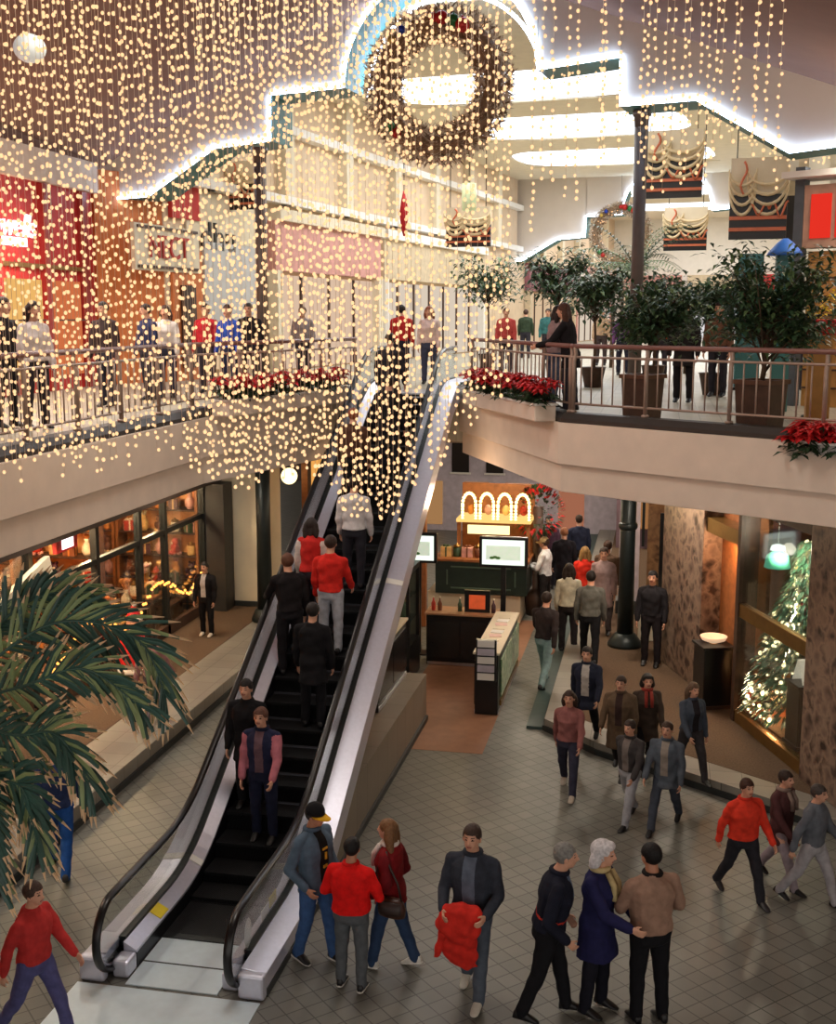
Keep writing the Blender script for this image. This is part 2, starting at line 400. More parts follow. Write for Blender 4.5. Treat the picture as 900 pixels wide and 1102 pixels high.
    # ---- hair
    if hairstyle != 'bald':
        hbm = MB(); o = Vector((0, -.010*hd, .014*hd))
        hbm.ball(hc+HR @ o, (.0525*hd, .062*hd, .060*hd), 18, 12, HR4)
        if hairstyle in ('long', 'bob', 'full'):
            for s in (-1, 0, 1):
                L = {'long': .15, 'bob': .085, 'full': .06}[hairstyle]
                a = hc+HR @ Vector((s*.03*hd, -.028*hd, .01*hd)); b = hc+HR @ Vector((s*.045*hd, -.036*hd, -.045*hd)); c = b+Vector((s*.004*hd, -.012*hd, -L*hd+.045*hd))
                limb(hbm, [a, b, c], [.034*hd, .033*hd, .022*hd])
        if hairstyle == 'full':
            hbm.ball(hc+HR @ Vector((0, -.014*hd, .018*hd)), (.062*hd, .066*hd, .060*hd), 18, 12, HR4)
            hbm.ball(hc+HR @ Vector((0, .022*hd, .046*hd)), (.046*hd, .034*hd, .026*hd), 14, 8, HR4)
        if hairstyle == 'bun': hbm.ball(hc+HR @ Vector((0, -.07*hd, .02*hd)), .026*hd, 12, 8)
        hme = fuse(hbm, .008, 1, .004, rnd.random()*9)
        bm = bmesh.new(); bm.from_mesh(hme); kill = []
        for f in bm.faces:
            q = Hi @ (f.calc_center_median()-hc)/hd
            line = (.033 if hairstyle != 'full' else .040)-.030*max(0, min(1, (abs(q.x)-.030)/.014))
            if q.y > .012 and q.z < line-(q.y-.012)*.1: kill.append(f)
            elif hairstyle in ('short', 'bun') and (q.z < -.048 or (q.y > -.010 and q.z < -.012)): kill.append(f)
        bmesh.ops.delete(bm, geom=kill, context='FACES'); bm.to_mesh(hme); bm.free()
        link('hair', hme, hm, root, local=True)
    if cap:
        cb = MB(); n_ = 20
        prof = [(.0, .076), (.024, .073), (.042, .06), (.053, .036), (.0555, .012), (.0535, .012), (.05, .03)]
        vs = [hc+HR @ Vector((r*hd*math.cos(2*math.pi*j/n_), (r*1.12*math.sin(2*math.pi*j/n_)-.006)*hd, z*hd)) for r, z in prof for j in range(n_)]
        cb.add(vs, [(i*n_+j, i*n_+(j+1) % n_, (i+1)*n_+(j+1) % n_, (i+1)*n_+j) for i in range(len(prof)-1) for j in range(n_)], True)
        cp = cb.build('cap', cloth(cap[0]), root, local=True)
        vb_ = MB(); top_, bot = [], []
        for i in range(13):
            a = math.pi*(.06+.88*i/12)
            for L, zz in ((1, .014), (2, .004)):
                r = (.053 if L == 1 else .098); top_.append(hc+HR @ Vector((math.cos(a)*.053*hd*(1 if L == 1 else .92), math.sin(a)*r*hd*1.1-.004*hd, (zz-.004*abs(math.cos(a)))*hd)))
        k = len(top_); bot = [v-HR @ Vector((0, 0, .006*hd)) for v in top_]
        vb_.add(top_+bot, [(2*i, 2*i+1, 2*i+3, 2*i+2) for i in range(12)]+[(k+2*i, k+2*i+2, k+2*i+3, k+2*i+1) for i in range(12)]+[(2*i+1, k+2*i+1, k+2*i+3, 2*i+3) for i in range(12)]+[(2*i, 2*i+2, k+2*i+2, k+2*i) for i in range(12)]+[(0, k, k+1, 1), (24, 25, k+25, k+24)], True)
        vb_.build('brim', cloth(cap[1]), cp, local=True, label='stiff cap brim of another colour')
    # ---- trousers
    tb_ = MB(); rg = torso(.012, .475, .60)
    m = tri_rings([(rg[0][0]-Z*.02*H, rg[0][1], rg[0][2], rg[0][3]*.8, rg[0][4]*.8)]+rg); tb_.add(m.v, m.f, True)
    for (hp0, kn, an, t) in LL:
        en = an+(kn-an)*.0-Vector((0, 0, .008*H))
        limb(tb_, [hp0+Z*.01, hp0+(kn-hp0)*.45, kn, kn+(an-kn)*.5, en], [(.062 if hem > .44 else .050)*H*(.5+.5*girth), (.053 if hem > .44 else .045)*H, .043*H, .038*H, .034*H], 14)
    link('trousers', fuse(tb_, voxel, 2, .006, rnd.random()*9), cloth(legs), root, local=True)
    # ---- top
    tp = MB(); rg = torso(.026, hem, .855, .016); m = tri_rings(rg); tp.add(m.v, m.f, True)
    sl = .97
    for s, (s0, e, w, d1, d2) in zip((-1, 1), AA):
        i0 = T((s*shw*.36, 0, zt(.812)))
        en = e+(w-e)*sl if not bare_arm else s0+(e-s0)*.8
        if bare_arm: limb(tp, [i0, s0, en], [.05*H, .042*H, .036*H])
        else: limb(tp, [i0, s0, s0+(e-s0)*.5, e, en], [.029*H, .036*H, .0365*H, .034*H, .027*H])
    tme = fuse(tp, voxel, 2, .009, rnd.random()*9)
    mats_ = [cloth(top)]; n = len(tme.polygons); cc = np.empty(n*3); tme.polygons.foreach_get('center', cc); cc = cc.reshape(-1, 3)
    loc = (cc-np.array(pel)) @ np.array(ln); loc /= H; idx = np.zeros(n, dtype=np.int32)
    if front:      # another colour down the open front
        mats_.append(cloth(front)); idx[(loc[:, 1] > .02) & (np.abs(loc[:, 0]) < .034) & (loc[:, 2] > zt(.53)/H) & (loc[:, 2] < zt(.84)/H)] = len(mats_)-1
    if sleeve or band:
        far = np.zeros(n, bool)
        for s, (s0, e, w, d1, d2) in zip((-1, 1), AA):
            for a, b in ((s0+(e-s0)*.15, e), (e, w)):
                a_, b_ = np.array(a), np.array(b); d = b_-a_; tt = np.clip(((cc-a_) @ d)/(d @ d), 0, 1); far |= np.linalg.norm(cc-(a_+tt[:, None]*d), axis=1) < .046*H
        far &= (np.abs(loc[:, 0]) > .085) | (loc[:, 1] > .10*girth)
        if band: mats_.append(cloth(band[0])); idx[(np.abs(loc[:, 2]-zt(band[1])/H) < band[2]) & ~far] = len(mats_)-1      # coloured waistband or stripe
        if sleeve: mats_.append(cloth(sleeve)); idx[far] = len(mats_)-1
    tme.polygons.foreach_set('material_index', idx)
    link('coat' if hem < .44 else 'jacket', tme, mats_, root, local=True)
    if collar:
        cb = MB(); cb.ring(T((0, 0, zt(.842))), .043*H, .014*H, 'z', 20, 8, ln.to_4x4()); cb.build('collar', cloth(collar), root, local=True)
    if scarf:
        cb = MB(); cb.ring(T((0, .004*H, zt(.846))), .045*H, .016*H, 'z', 20, 8, ln.to_4x4())
        for sx in (-.03, .02): cb.tube([T((sx*H, .06*H, zt(.835))), T((sx*1.1*H, .10*H, zt(.77))), T((sx*1.15*H, .105*H, zt(.69)))], [.016*H, .018*H, .016*H], 8)
        cb.build('scarf', cloth(scarf), root, local=True)
    # ---- shoes
    for (hp0, kn, an, t) in LL:
        sb = MB(); M3 = Matrix.Rotation(t*.55 if t < 0 else 0, 3, 'X'); f = an
        A = lambda x, y, z: f+M3 @ Vector((x*H, y*H, z*H))
        rings = []
        for y, wd, z0, z1 in ((-.038, .014, -.042, -.010), (-.030, .020, -.044, .012), (0, .0235, -.044, .018), (.03, .024, -.044, .004), (.065, .0255, -.044, -.014), (.09, .023, -.044, -.026), (.106, .012, -.042, -.033)):
            rings.append((A(0, y, (z0+z1)/2), X, M3 @ Z, wd*H, (z1-z0)/2*H))
        sb = tri_rings(rings, 14)
        so = sb.build('shoe', mat('shoe_%d_%d_%d' % tuple(shoes), shoes, .45, 0, .1, 20), root, local=True)
        if sole:
            q = MB(); rr = []
            for y, wd in ((-.041, .012), (-.031, .0225), (0, .0245), (.03, .0245), (.065, .027), (.092, .0245), (.109, .012)):
                rr.append((A(0, y, -.0395), X, M3 @ Z, wd*H, .0055*H))
            tri_rings(rr, 14).build('sole', mat('sole_%d_%d_%d' % tuple(sole), sole, .6, 0, .05, 20), so, local=True, label='contrasting shoe sole')
    info = dict(root=root, hc=hc, HR=HR, T=T, zt=zt, H=H, AA=AA, LL=LL, pel=pel)
    return info
# ================================================================ SETTING
M = {}
M['tile'] = mat_tiles('floor_tile', (128, 127, 119), (117, 117, 110), (80, 79, 74), .21, 45, .42, .008)
M['stone_band'] = mat_tiles('stone_band', (156, 151, 140), (144, 138, 128), (106, 102, 94), .45, 0, .45, .006)
M['carpet'] = mat('carpet_brown', (104, 85, 69), .95, 0, .18, 40, .2, spec=.1)
M['dark_base'] = mat('dark_base', (42, 46, 46), .5)
M['teal_kerb'] = mat('teal_kerb', (60, 78, 76), .5)
M['upper_tile'] = mat_tiles('upper_tile', (196, 190, 172), (184, 178, 160), (150, 146, 132), .3, 0, .4, .006)
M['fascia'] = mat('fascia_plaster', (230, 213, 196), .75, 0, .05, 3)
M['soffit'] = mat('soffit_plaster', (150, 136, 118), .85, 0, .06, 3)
M['ledge'] = mat('ledge_dark', (52, 46, 42), .55)
M['ceil'] = mat('ceiling_mauve', (138, 108, 96), .9, 0, .05, 2)
M['pediment'] = mat('pediment_plaster', (206, 196, 186), .85, 0, .03, 2)
M['teal'] = mat('teal_trim', (62, 116, 116), .5, 0, .05, 4)
M['cream'] = mat('cream_paint', (226, 214, 188), .7, 0, .05, 3)
M['white'] = mat('white_paint', (236, 232, 224), .6, 0, .03, 3)
M['neon'] = mat_emit('neon_tube', (196, 222, 255), 22)
M['sky'] = mat_emit('skylight_glass', (236, 244, 255), 2.6)
M['granite'] = mat_stone('granite', [(52, 40, 36), (118, 96, 84), (150, 126, 108), (74, 56, 50)], 5.5)
M['black'] = mat('black_lacquer', (20, 20, 22), .3, 0, .1, 10)
M['black_metal'] = mat('black_metal', (34, 38, 38), .4, .3)
M['steel'] = mat('brushed_steel', (205, 206, 214), .28, 1, .06, 30)
M['glass'] = mat_glass('clear_glass', (240, 244, 246), .04)
M['red_wall'] = mat('red_wall', (190, 44, 40), .6, 0, .12, 4)
M['lavender'] = mat('lavender_paint', (196, 186, 196), .7)
M['wood'] = mat('orange_wood', (150, 92, 50), .55, 0, .25, 9)
M['dark_wood'] = mat('dark_wood', (70, 48, 36), .5, 0, .25, 9)
M['bronze'] = mat('bronze', (150, 116, 66), .35, .8)
M['peach'] = mat('peach_wall', (218, 194, 164), .7, 0, .06, 3)
M['orange_wall'] = mat('orange_wall', (206, 118, 64), .7, 0, .15, 5)

# lower floor
struct('floor', MB().bbox((-18, -4, -.25), (14, 75, 0)), M['tile'])
LE = -7.5
struct('floor_left', MB().prism([(-18, -4), (LE-.95, -4), (LE-.95, 26), (-18, 26)], 0.002, .305), M['carpet'])
struct('trim_1', MB().bbox((LE-.95, -4, .002), (LE, 26, .30)), M['stone_band'], .01)
struct('trim_2', MB().bbox((LE-.02, -4, .001), (LE+.03, 26, .10)), M['dark_base'])
RE = [(-1.7, 48), (-1.7, 18.9), (-.8, 17.95), (2.4, 15.7), (7, 12.5), (12, 9.2)]
struct('floor_right', MB().prism([(-1.7+.5, 48), (-1.7+.5, 19.1), (-.4, 18.35), (2.7, 16.15), (7.3, 12.95), (12, 9.8), (12, 48)], .002, .205), M['carpet'])
struct('trim_3', MB().strip(RE, [(0, .002), (0, .20), (-.55, .20), (-.55, .002)]), M['stone_band'])
struct('trim_4', MB().strip(RE, [(.035, .001), (.035, .09), (-.02, .09), (-.02, .001)]), M['dark_base'])
struct('trim_5', MB().strip([(-1.7, 40), (-1.7, 18.9)], [(.30, .001), (.30, .05), (.03, .05), (.03, .001)]), M['teal_kerb'])
# the round kiosk floor inlay, terracotta
struct('floor_kiosk', MB().bbox((-4.3, 17.6, .0005), (-2.55, 26, .004)), mat('terracotta_floor', (146, 104, 78), .6, 0, .12, 5))

# upper slab round the octagonal opening
UP = 5.3
EL = [(-7, -4), (-7, 17.4), (-5.68, 22.45)]
ER = [(-3.66, 22.45), (-1.38, 17.68), (1.95, 15.44), (6.5, 12.38), (12, 8.7)]
slab = MB()
slab.prism([(-18, -4)]+EL+[(-5.68, 75), (-18, 75)], 4.36, UP)
slab.bbox((-5.68, 22.95, 4.36), (-3.66, 75, UP))
slab.prism(ER+[(12, 75), (-3.66, 75)], 4.36, UP)
struct('floor_upper', slab, M['upper_tile'])
so = MB(); so.prism([(-18, -4)]+EL+[(-5.68, 75), (-18, 75)], 4.33, 4.357); so.bbox((-5.68, 22.95, 4.33), (-3.66, 75, 4.357)); so.prism(ER+[(12, 75), (-3.66, 75)], 4.33, 4.357)
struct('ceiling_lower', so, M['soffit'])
n = 6
for path in (EL, ER):
    struct('trim_%d' % n, MB().strip(path, [(.10, 4.62), (.10, 5.24), (.0, 5.24), (0, 4.62)]), M['fascia'], .01); n += 1
    struct('trim_%d' % n, MB().strip(path, [(.035, 4.20), (.035, 4.618), (-.25, 4.618), (-.25, 4.20)]), M['fascia'], .01); n += 1
    struct('trim_%d' % n, MB().strip(path, [(.06, 5.242), (.06, 5.30), (-.02, 5.38), (-.26, 5.38), (-.26, 5.302), (0, 5.302), (0, 5.242)]), M['ledge']); n += 1

# atrium roof, a shallow gable with its ridge over the arch
def roofz(s): return 13.5-(.45 if s < 0 else .375)*abs(s)
rf = MB()
for a, b in ((-12, 0), (0, 15)):
    P = [arc(a, -30, roofz(a)), arc(b, -30, roofz(b)), arc(b, .2, roofz(b)), arc(a, .2, roofz(a))]
    rf.add(P+[p+Vector((0, 0, .2)) for p in P], [(0, 1, 2, 3), (7, 6, 5, 4), (0, 4, 5, 1), (1, 5, 6, 2), (2, 6, 7, 3), (3, 7, 4, 0)])
struct('ceiling', rf, M['ceil'])

# stepped pediment wall with the arched opening; the neon follows its edge
ARC = [(1.98*math.cos(math.pi*(1-i/28)), 1.98*math.sin(math.pi*(1-i/28))) for i in range(29)]
PED = [(-12, 9.22), (-8.1, 9.28), (-6.63, 9.33), (-4.98, 10.26), (-3.68, 10.35), (-3.66, 11.25)]
PED += [(x-.05, 11.30+z+.08*(x+2)/4) for x, z in ARC]
PED += [(3.5, 11.5), (3.52, 10.63), (4.9, 10.66), (6.57, 9.66), (7.4, 9.74), (12, 9.8)]
def pediment(t, mats_, sc=1., name='wall_pediment', thick=1.0, top=14.2):
    mb = MB(); n = len(PED)
    bot = [arc(s*sc, t, z) for s, z in PED]; bb = [arc(s*sc, t+thick, z) for s, z in PED]
    up = [arc(s*sc, t, top) for s, z in PED]; ub = [arc(s*sc, t+thick, top) for s, z in PED]
    vs = bot+bb+up+ub
    mb.slot(0)
    for i in range(n-1):
        if abs(PED[i+1][0]-PED[i][0]) < .03: continue
        mb.add([bot[i], bot[i+1], up[i+1], up[i]], [(0, 1, 2, 3)]); mb.add([bb[i+1], bb[i], ub[i], ub[i+1]], [(0, 1, 2, 3)])
    mb.slot(1)
    for i in range(n-1): mb.add([bot[i+1], bot[i], bb[i], bb[i+1]], [(0, 1, 2, 3)])
    # raised teal border on the wall face below the neon
    o = mb.build(name, mats_, loc=(0, 0, 0)); o['kind'] = 'structure'
    return o
pediment(0, [M['pediment'], M['teal']], name='wall_back')
pediment(32, [M['pediment'], M['teal']], name='wall_arcade')
def neon_line(t, i0=1, i1=None, r=.026):
    pts = [arc(s, t-.05, z+.02) for s, z in PED[i0:i1]]
    mb = MB(); mb.tube(pts, r, 8); return mb
nl = thing('neon_light', 'long white neon tube edging the near stepped arch above the escalator', 'neon light', arc(0, -.05, 9.3))
neon_line(0).build('tube', M['neon'], nl)
cl = MB()
for i in (1, 3, 6, 12, 20, 26, 36, 38): 
    q = arc(PED[i][0], -.02, PED[i][1]+.02); cl.box(q, (.05, .07, .05))
for i in (1, 3, 6, 12, 20, 26, 36, 38):
    q = arc(PED[i][0], -.02, PED[i][1]+.02); MB().box(q, (.05, .08, .05)).build('clip', M['white'], nl)
nl2 = thing('neon_light', 'thin white neon tube edging the far arch deep in the upper arcade', 'neon light', arc(0, 31.95, 9.3))
neon_line(32).build('tube', M['neon'], nl2)
# inner arch at the back of the reveal, a second lit arch
il = MB(); il.tube([arc(x*.93-.05, .94, 11.28+z*.93) for x, z in ARC], .035, 8)
nl3 = thing('neon_light', 'white neon arc at the back of the arch behind the big wreath', 'neon light', arc(0, .94, 11.3))
il.build('tube', M['neon'], nl3)

# arcade shell beyond the arch
AR = MB()
skl = [(8, 12.4), (15, 20), (23, 28), (37, 42), (46, 51)]
ts = [1.0]+[v for p in skl for v in p]+[58]
for i in range(0, len(ts), 2):
    a, b = ts[i], ts[i+1]
    P = [arc(-9, a, 13), arc(9, a, 13), arc(9, b, 13), arc(-9, b, 13)]; AR.add(P+[p+Vector((0, 0, .3)) for p in P], [(0, 1, 2, 3), (7, 6, 5, 4), (0, 4, 5, 1), (1, 5, 6, 2), (2, 6, 7, 3), (3, 7, 4, 0)])
for a, b in skl:
    for s0, s1 in ((-9, -5.2), (2.6, 9)):
        P = [arc(s0, a, 13), arc(s1, a, 13), arc(s1, b, 13), arc(s0, b, 13)]; AR.add(P+[p+Vector((0, 0, .3)) for p in P], [(0, 1, 2, 3), (7, 6, 5, 4), (0, 4, 5, 1), (1, 5, 6, 2), (2, 6, 7, 3), (3, 7, 4, 0)])
struct('ceiling_arcade', AR, M['cream'])
for i, (a, b) in enumerate(skl):
    # a glazed oval-ended rooflight over each gap
    poly = []
    for k in range(24):
        g = 2*math.pi*k/24; x = math.cos(g); y = math.sin(g)
        s = -1.3+3.9*(abs(x)**.55)*(1 if x > 0 else -1); t = (a+b)/2+(b-a)/2*(abs(y)**.55)*(1 if y > 0 else -1); poly.append((s, t))
    mb = MB(); n = len(poly); lo = [arc(s, t, 13.04) for s, t in poly]; hi = [p+Vector((0, 0, .05)) for p in lo]
    mb.add(lo+hi, [tuple(range(n)), tuple(range(2*n-1, n-1, -1))]+[(k, (k+1) % n, n+(k+1) % n, n+k) for k in range(n)])
    struct('window_%d' % (i+1), mb, M['sky'])
    fr = MB(); out = [arc(-1.3+(s+1.3)*1.25, (a+b)/2+(t-(a+b)/2)*1.25, 13.02) for s, t in poly]
    fr.add(lo+out+[p+Vector((0, 0, .12)) for p in lo]+[p+Vector((0, 0, .12)) for p in out], [(k, (k+1) % n, n+(k+1) % n, n+k) for k in range(n)]+[(2*n+k, 3*n+k, 3*n+(k+1) % n, 2*n+(k+1) % n) for k in range(n)])
    struct('trim_%d' % (20+i), fr, M['cream'])
def wall_s(s, t0, t1, z0, z1, th=.2, side=1):
    mb = MB(); P = [arc(s, t0, z0), arc(s+th*side, t0, z0), arc(s+th*side, t1, z0), arc(s, t1, z0)]
    return mb.add(P+[p+Vector((0, 0, z1-z0)) for p in P], [(3, 2, 1, 0), (4, 5, 6, 7), (0, 1, 5, 4), (1, 2, 6, 5), (2, 3, 7, 6), (3, 0, 4, 7)])
SL, SR = -6.9, 6.6
struct('wall_arcade_left', wall_s(SL, 1, 58, UP, 13, .2, -1), M['peach'])
a_, b_ = Vector((-12.05, 24.2)), arc(SL, 1.05); struct('wall_left_return', MB().bar((a_.x, a_.y, 7.6), (b_.x-.1, b_.y, 7.6), .15, 4.58), M['orange_wall'])
struct('wall_arcade_right', wall_s(SR, 3.5, 58, UP, 13, .2, 1), M['cream'])
struct('wall_arcade_end', MB().add([arc(-9, 57, UP), arc(9, 57, UP), arc(9, 57, 13.3), arc(-9, 57, 13.3), arc(-9, 57.3, UP), arc(9, 57.3, UP), arc(9, 57.3, 13.3), arc(-9, 57.3, 13.3)], [(0, 1, 2, 3), (7, 6, 5, 4), (0, 4, 5, 1), (1, 5, 6, 2), (2, 6, 7, 3), (3, 7, 4, 0)]), M['white'])
# left upper wall with the red shop front
struct('wall_left', MB().bbox((-12.3, 4, UP), (-12.05, 24.2, 9.4)), M['red_wall'])
struct('trim_30', MB().bbox((-12.4, 4, 9.38), (-11.9, 24.2, 10.0)), M['fascia'])
struct('wall_left_upper', MB().bbox((-12.4, 4, 10.0), (-12.05, 24.2, 11.2)), M['ceil'])
# right upper wall beyond the railing
struct('wall_right', MB().bbox((10.6, 2, UP), (10.8, 30, 9.9)), M['cream'])
# lower level walls
struct('wall_lower_left', MB().bbox((-14.2, -4, .3), (-14, 26, 4.34)), M['orange_wall'])
struct('wall_lower_rear', MB().bbox((-16, 47, 0), (12, 47.3, 4.34)), M['dark_wood'])
struct('wall_lower_right', MB().bbox((7.6, 8, .2), (7.8, 47, 4.34)), M['dark_wood'])
struct('wall_corner', MB().bbox((-9.75, 24.9, .3), (-8.55, 26, 4.34)), M['cream'], .01)
struct('baseboard_left', MB().bbox((-9.78, 24.86, .3), (-8.52, 24.9, .42)), M['dark_base'])
# ================================================================ ESCALATOR
XC = -4.7; Y0, Y1 = 12.6, 12.6+5.3/math.tan(R(30))
def esc_z(y):
    a = R(30)
    def f(y): return min(max((y-Y0)*math.tan(a), 0), 5.3)
    return sum(f(y+d) for d in (-.5, -.25, 0, .25, .5))/5
ES = thing('escalator', 'steel and glass escalator with dark steps rising from the lower floor to the upper one', 'escalator', (XC, 10.2, 0))
ys = [10.2, 11, 11.6, 12.0, 12.2, 12.4, 12.6, 12.8, 13.0, 13.3, 14, 16, 18, 20, 21, 21.3, 21.6, 21.8, 22.0, 22.3, 22.6, 23.4]
m_step = mat('step_grooves', (26, 26, 28), .5, .4)
nt = m_step.node_tree; w = nt.nodes.new('ShaderNodeTexWave'); w.inputs['Scale'].default_value = 18; w.bands_direction = 'X'
tc = nt.nodes.new('ShaderNodeTexCoord'); nt.links.new(tc.outputs['Object'], w.inputs['Vector'])
bp = nt.nodes.new('ShaderNodeBump'); bp.inputs['Strength'].default_value = .6; bp.inputs['Distance'].default_value = .01
nt.links.new(w.outputs['Fac'], bp.inputs['Height']); nt.links.new(bp.outputs['Normal'], nt.nodes['Principled BSDF'].inputs['Normal'])
# one step, copied up the slope
sb = MB(); sb.box((0, .2, -.02), (1.02, .40, .04))
rz = []
for i in range(6):
    a = i/5; rz.append((.0+.035*math.sin(a*math.pi/2)-.03, -.04-.2*a))
vs = [Vector((x, y, z)) for x in (-.51, .51) for y, z in rz]+[Vector((x, y+.03, z)) for x in (-.51, .51) for y, z in rz]
sb.add(vs, [(i, i+1, 7+i, 6+i) for i in range(5)]+[(12+i, 18+i, 19+i, 13+i) for i in range(5)])
st0 = None; k = 0; y = 11.42
while y < 22.6:
    z = esc_z(y+.2)
    if st0 is None:
        st0 = sb.build('step', m_step, ES, loc=(0, 0, 0), local=True); s = st0
    else:
        s = st0.copy(); C.objects.link(s); s.parent = ES
    s.location = (0, y-10.2, z+.016); y += .4
def run(prof, y0, y1, name, m, parent=ES, zoff=0, bev=0., label=None):
    """sweep an (x, dz) profile along the escalator line between y0 and y1"""
    yy = [y0]+[v for v in ys if y0+.01 < v < y1-.01]+[y1]; n = len(prof)
    vs = [(x, y, esc_z(y)+dz+zoff) for y in yy for x, dz in prof]
    fs = [(i*n+j, i*n+(j+1) % n, (i+1)*n+(j+1) % n, (i+1)*n+j) for i in range(len(yy)-1) for j in range(n)]
    fs += [tuple(range(n)), tuple((len(yy)-1)*n+j for j in range(n-1, -1, -1))]
    mb = MB(); mb.add(vs, fs); return mb.build(name, m, parent, bevel=bev, label=label)
m_rubber = mat('handrail_rubber', (18, 18, 20), .3, 0, .05, 10)
m_deck = mat('deck_steel', (214, 214, 228), .36, .55, .04, 20)
m_skirt = mat('skirt_steel', (60, 60, 66), .35, .9)
for s in (-1, 1):
    X_ = lambda v: XC+s*v
    # skirt, inner deck, glass, outer deck
    run([(X_(.515), -.45), (X_(.55), -.45), (X_(.55), .17), (X_(.515), .17)], 10.75, 23.2, 'skirt', m_skirt)
    run([(X_(.515), .171), (X_(.515), .20), (X_(.665), .28), (X_(.665), .171)], 10.75, 23.2, 'inner_deck', m_deck, bev=.004)
    run([(X_(.735), .20), (X_(.735), .29), (X_(1.0), .25), (X_(1.0), -.10), (X_(.97), -.10), (X_(.97), .2)], 10.5, 23.3, 'outer_deck', m_deck, bev=.006)
    # glass balustrade, round nosed at the foot
    gp = []
    for i in range(13):
        a = math.pi/2+math.pi*i/12; gp.append((10.62+.36*math.cos(a), .47+.36*math.sin(a)))
    yy = [10.62]+[v for v in ys if 10.7 < v]
    topl = [(y, esc_z(y)+.83) for y in yy]; botl = [(y, esc_z(y)+.18) for y in yy if y > 10.7]
    poly = topl[::-1]+gp[1:-1]+[(10.62, .17)]+botl
    n = len(poly); vs = [(X_(.694), y, z) for y, z in poly]+[(X_(.706), y, z) for y, z in poly]
    # strip-wise panes so the long pane stays planar
    g = MB(); m2 = len(topl)
    g.add(vs, [tuple(range(n)), tuple(range(2*n-1, n-1, -1))]+[(i, (i+1) % n, n+(i+1) % n, n+i) for i in range(n)])
    g.build('glass_panel', M['glass'], ES)
    # handrail loop
    path = [Vector((X_(.70), 11.05, .12)), Vector((X_(.70), 10.8, .115))]+[Vector((X_(.70), 10.62+.40*math.cos(a), .49+.40*math.sin(a))) for a in [R(-100-10*i) for i in range(0, 17)]]
    path += [Vector((X_(.70), y, esc_z(y)+.89)) for y in ys if y > 10.7]
    hr = MB(); n = 10; vs = []
    for i, p in enumerate(path):
        d = (path[min(i+1, len(path)-1)]-path[max(i-1, 0)]).normalized(); u = Vector((1, 0, 0)); w_ = d.cross(u).normalized()
        for j in range(n):
            a = 2*math.pi*j/n; vs.append(p+u*(.048*math.cos(a))+w_*(.03*math.sin(a)))
    k = len(path); hr.add(vs, [(i*n+j, i*n+(j+1) % n, (i+1)*n+(j+1) % n, (i+1)*n+j) for i in range(k-1) for j in range(n)]+[tuple(range(n)), tuple((k-1)*n+j for j in range(n))], True)
    hr.build('handrail', m_rubber, ES)
    pf = MB()
    pp = [Vector((X_(.70), 10.62+.352*math.cos(a), .49+.352*math.sin(a))) for a in [R(-100-10*i) for i in range(0, 17)]]+[Vector((X_(.70), y, esc_z(y)+.842)) for y in ys if y > 10.7]
    pf.tube(pp, .016, 6); pf.build('rail_track', M['steel'], ES, label='bright steel track under the black handrail')
    # blunt end box of the decks
    e = MB(); e.bbox((X_(.725), 10.40, 0.002), (X_(1.005), 10.52, .27)); e.build('end_cap', m_deck, ES, bevel=.03)
    e = MB(); e.bbox((X_(.51), 10.52, 0.002), (X_(.69), 10.75, .19)); e.build('end_cap', m_deck, ES, bevel=.03)
    # bright joint plates across the decks
    for yj in (12.55, 17.0):
        run([(X_(.735), .292), (X_(.735), .298), (X_(1.003), .258), (X_(1.003), .252)], yj, yj+.09, 'joint_plate', M['white'])
        run([(X_(.51), .203), (X_(.51), .21), (X_(.665), .29), (X_(.665), .283)], yj, yj+.09, 'joint_plate', M['white'])
    # brush / dark line between skirt and deck
    run([(X_(.66), .19), (X_(.66), .31), (X_(.74), .31), (X_(.74), .19)], 10.8, 23.2, 'glass_clamp', M['black_metal'])
yl = mat('label_yellow', (240, 214, 40), .5, 0, .05)
q = MB(); P4 = [(XC-.655, 11.40, .2765), (XC-.53, 11.40, .2085), (XC-.53, 11.62, .2085), (XC-.655, 11.62, .2765)]
q.add(P4+[(x, y, z+.006) for x, y, z in P4], [(3, 2, 1, 0), (4, 5, 6, 7), (0, 1, 5, 4), (1, 2, 6, 5), (2, 3, 7, 6), (3, 0, 4, 7)]); q.build('warning_label', yl, ES, label='square yellow sticker on the deck')
q = MB(); q.bbox((XC+.682, 11.55, .38), (XC+.690, 11.78, .50)); q.build('warning_label', yl, ES, label='yellow sticker on the glass')
q = MB(); q.bbox((XC+.682, 11.28, .36), (XC+.690, 11.52, .48)); q.build('warning_label', M['white'], ES, label='white sticker on the glass')
q = MB(); q.ball((XC+.685, 10.86, .47), (.008, .11, .16), 16, 10); q.build('safety_notice', M['white'], ES, label='white oval notice on the glass nose')
q = MB(); q.ball((XC+.676, 10.86, .47), (.006, .06, .09), 12, 8); q.build('notice_mark', mat('notice_brown', (150, 90, 84), .6), ES)
# landing plates and comb
lp = MB(); lp.bbox((XC-1.0, 8.9, .002), (XC+.98, 10.36, .014)); lp.bbox((XC-.5, 10.42, .002), (XC+.5, 11.42, .014))
lp.build('landing_plate', mat('landing_steel', (218, 234, 242), .4, .15, .04, 8), ES)
MB().bbox((XC-.5, 11.36, .014), (XC+.5, 11.46, .026)).build('comb', M['black_metal'], ES)
MB().bbox((XC-.5, 10.86, .0145), (XC+.5, 10.88, .017)).build('plate_seam', M['black_metal'], ES)
MB().bbox((XC-.5, 22.6, 5.302), (XC+.5, 23.8, 5.318)).build('landing_plate', M['steel'], ES)
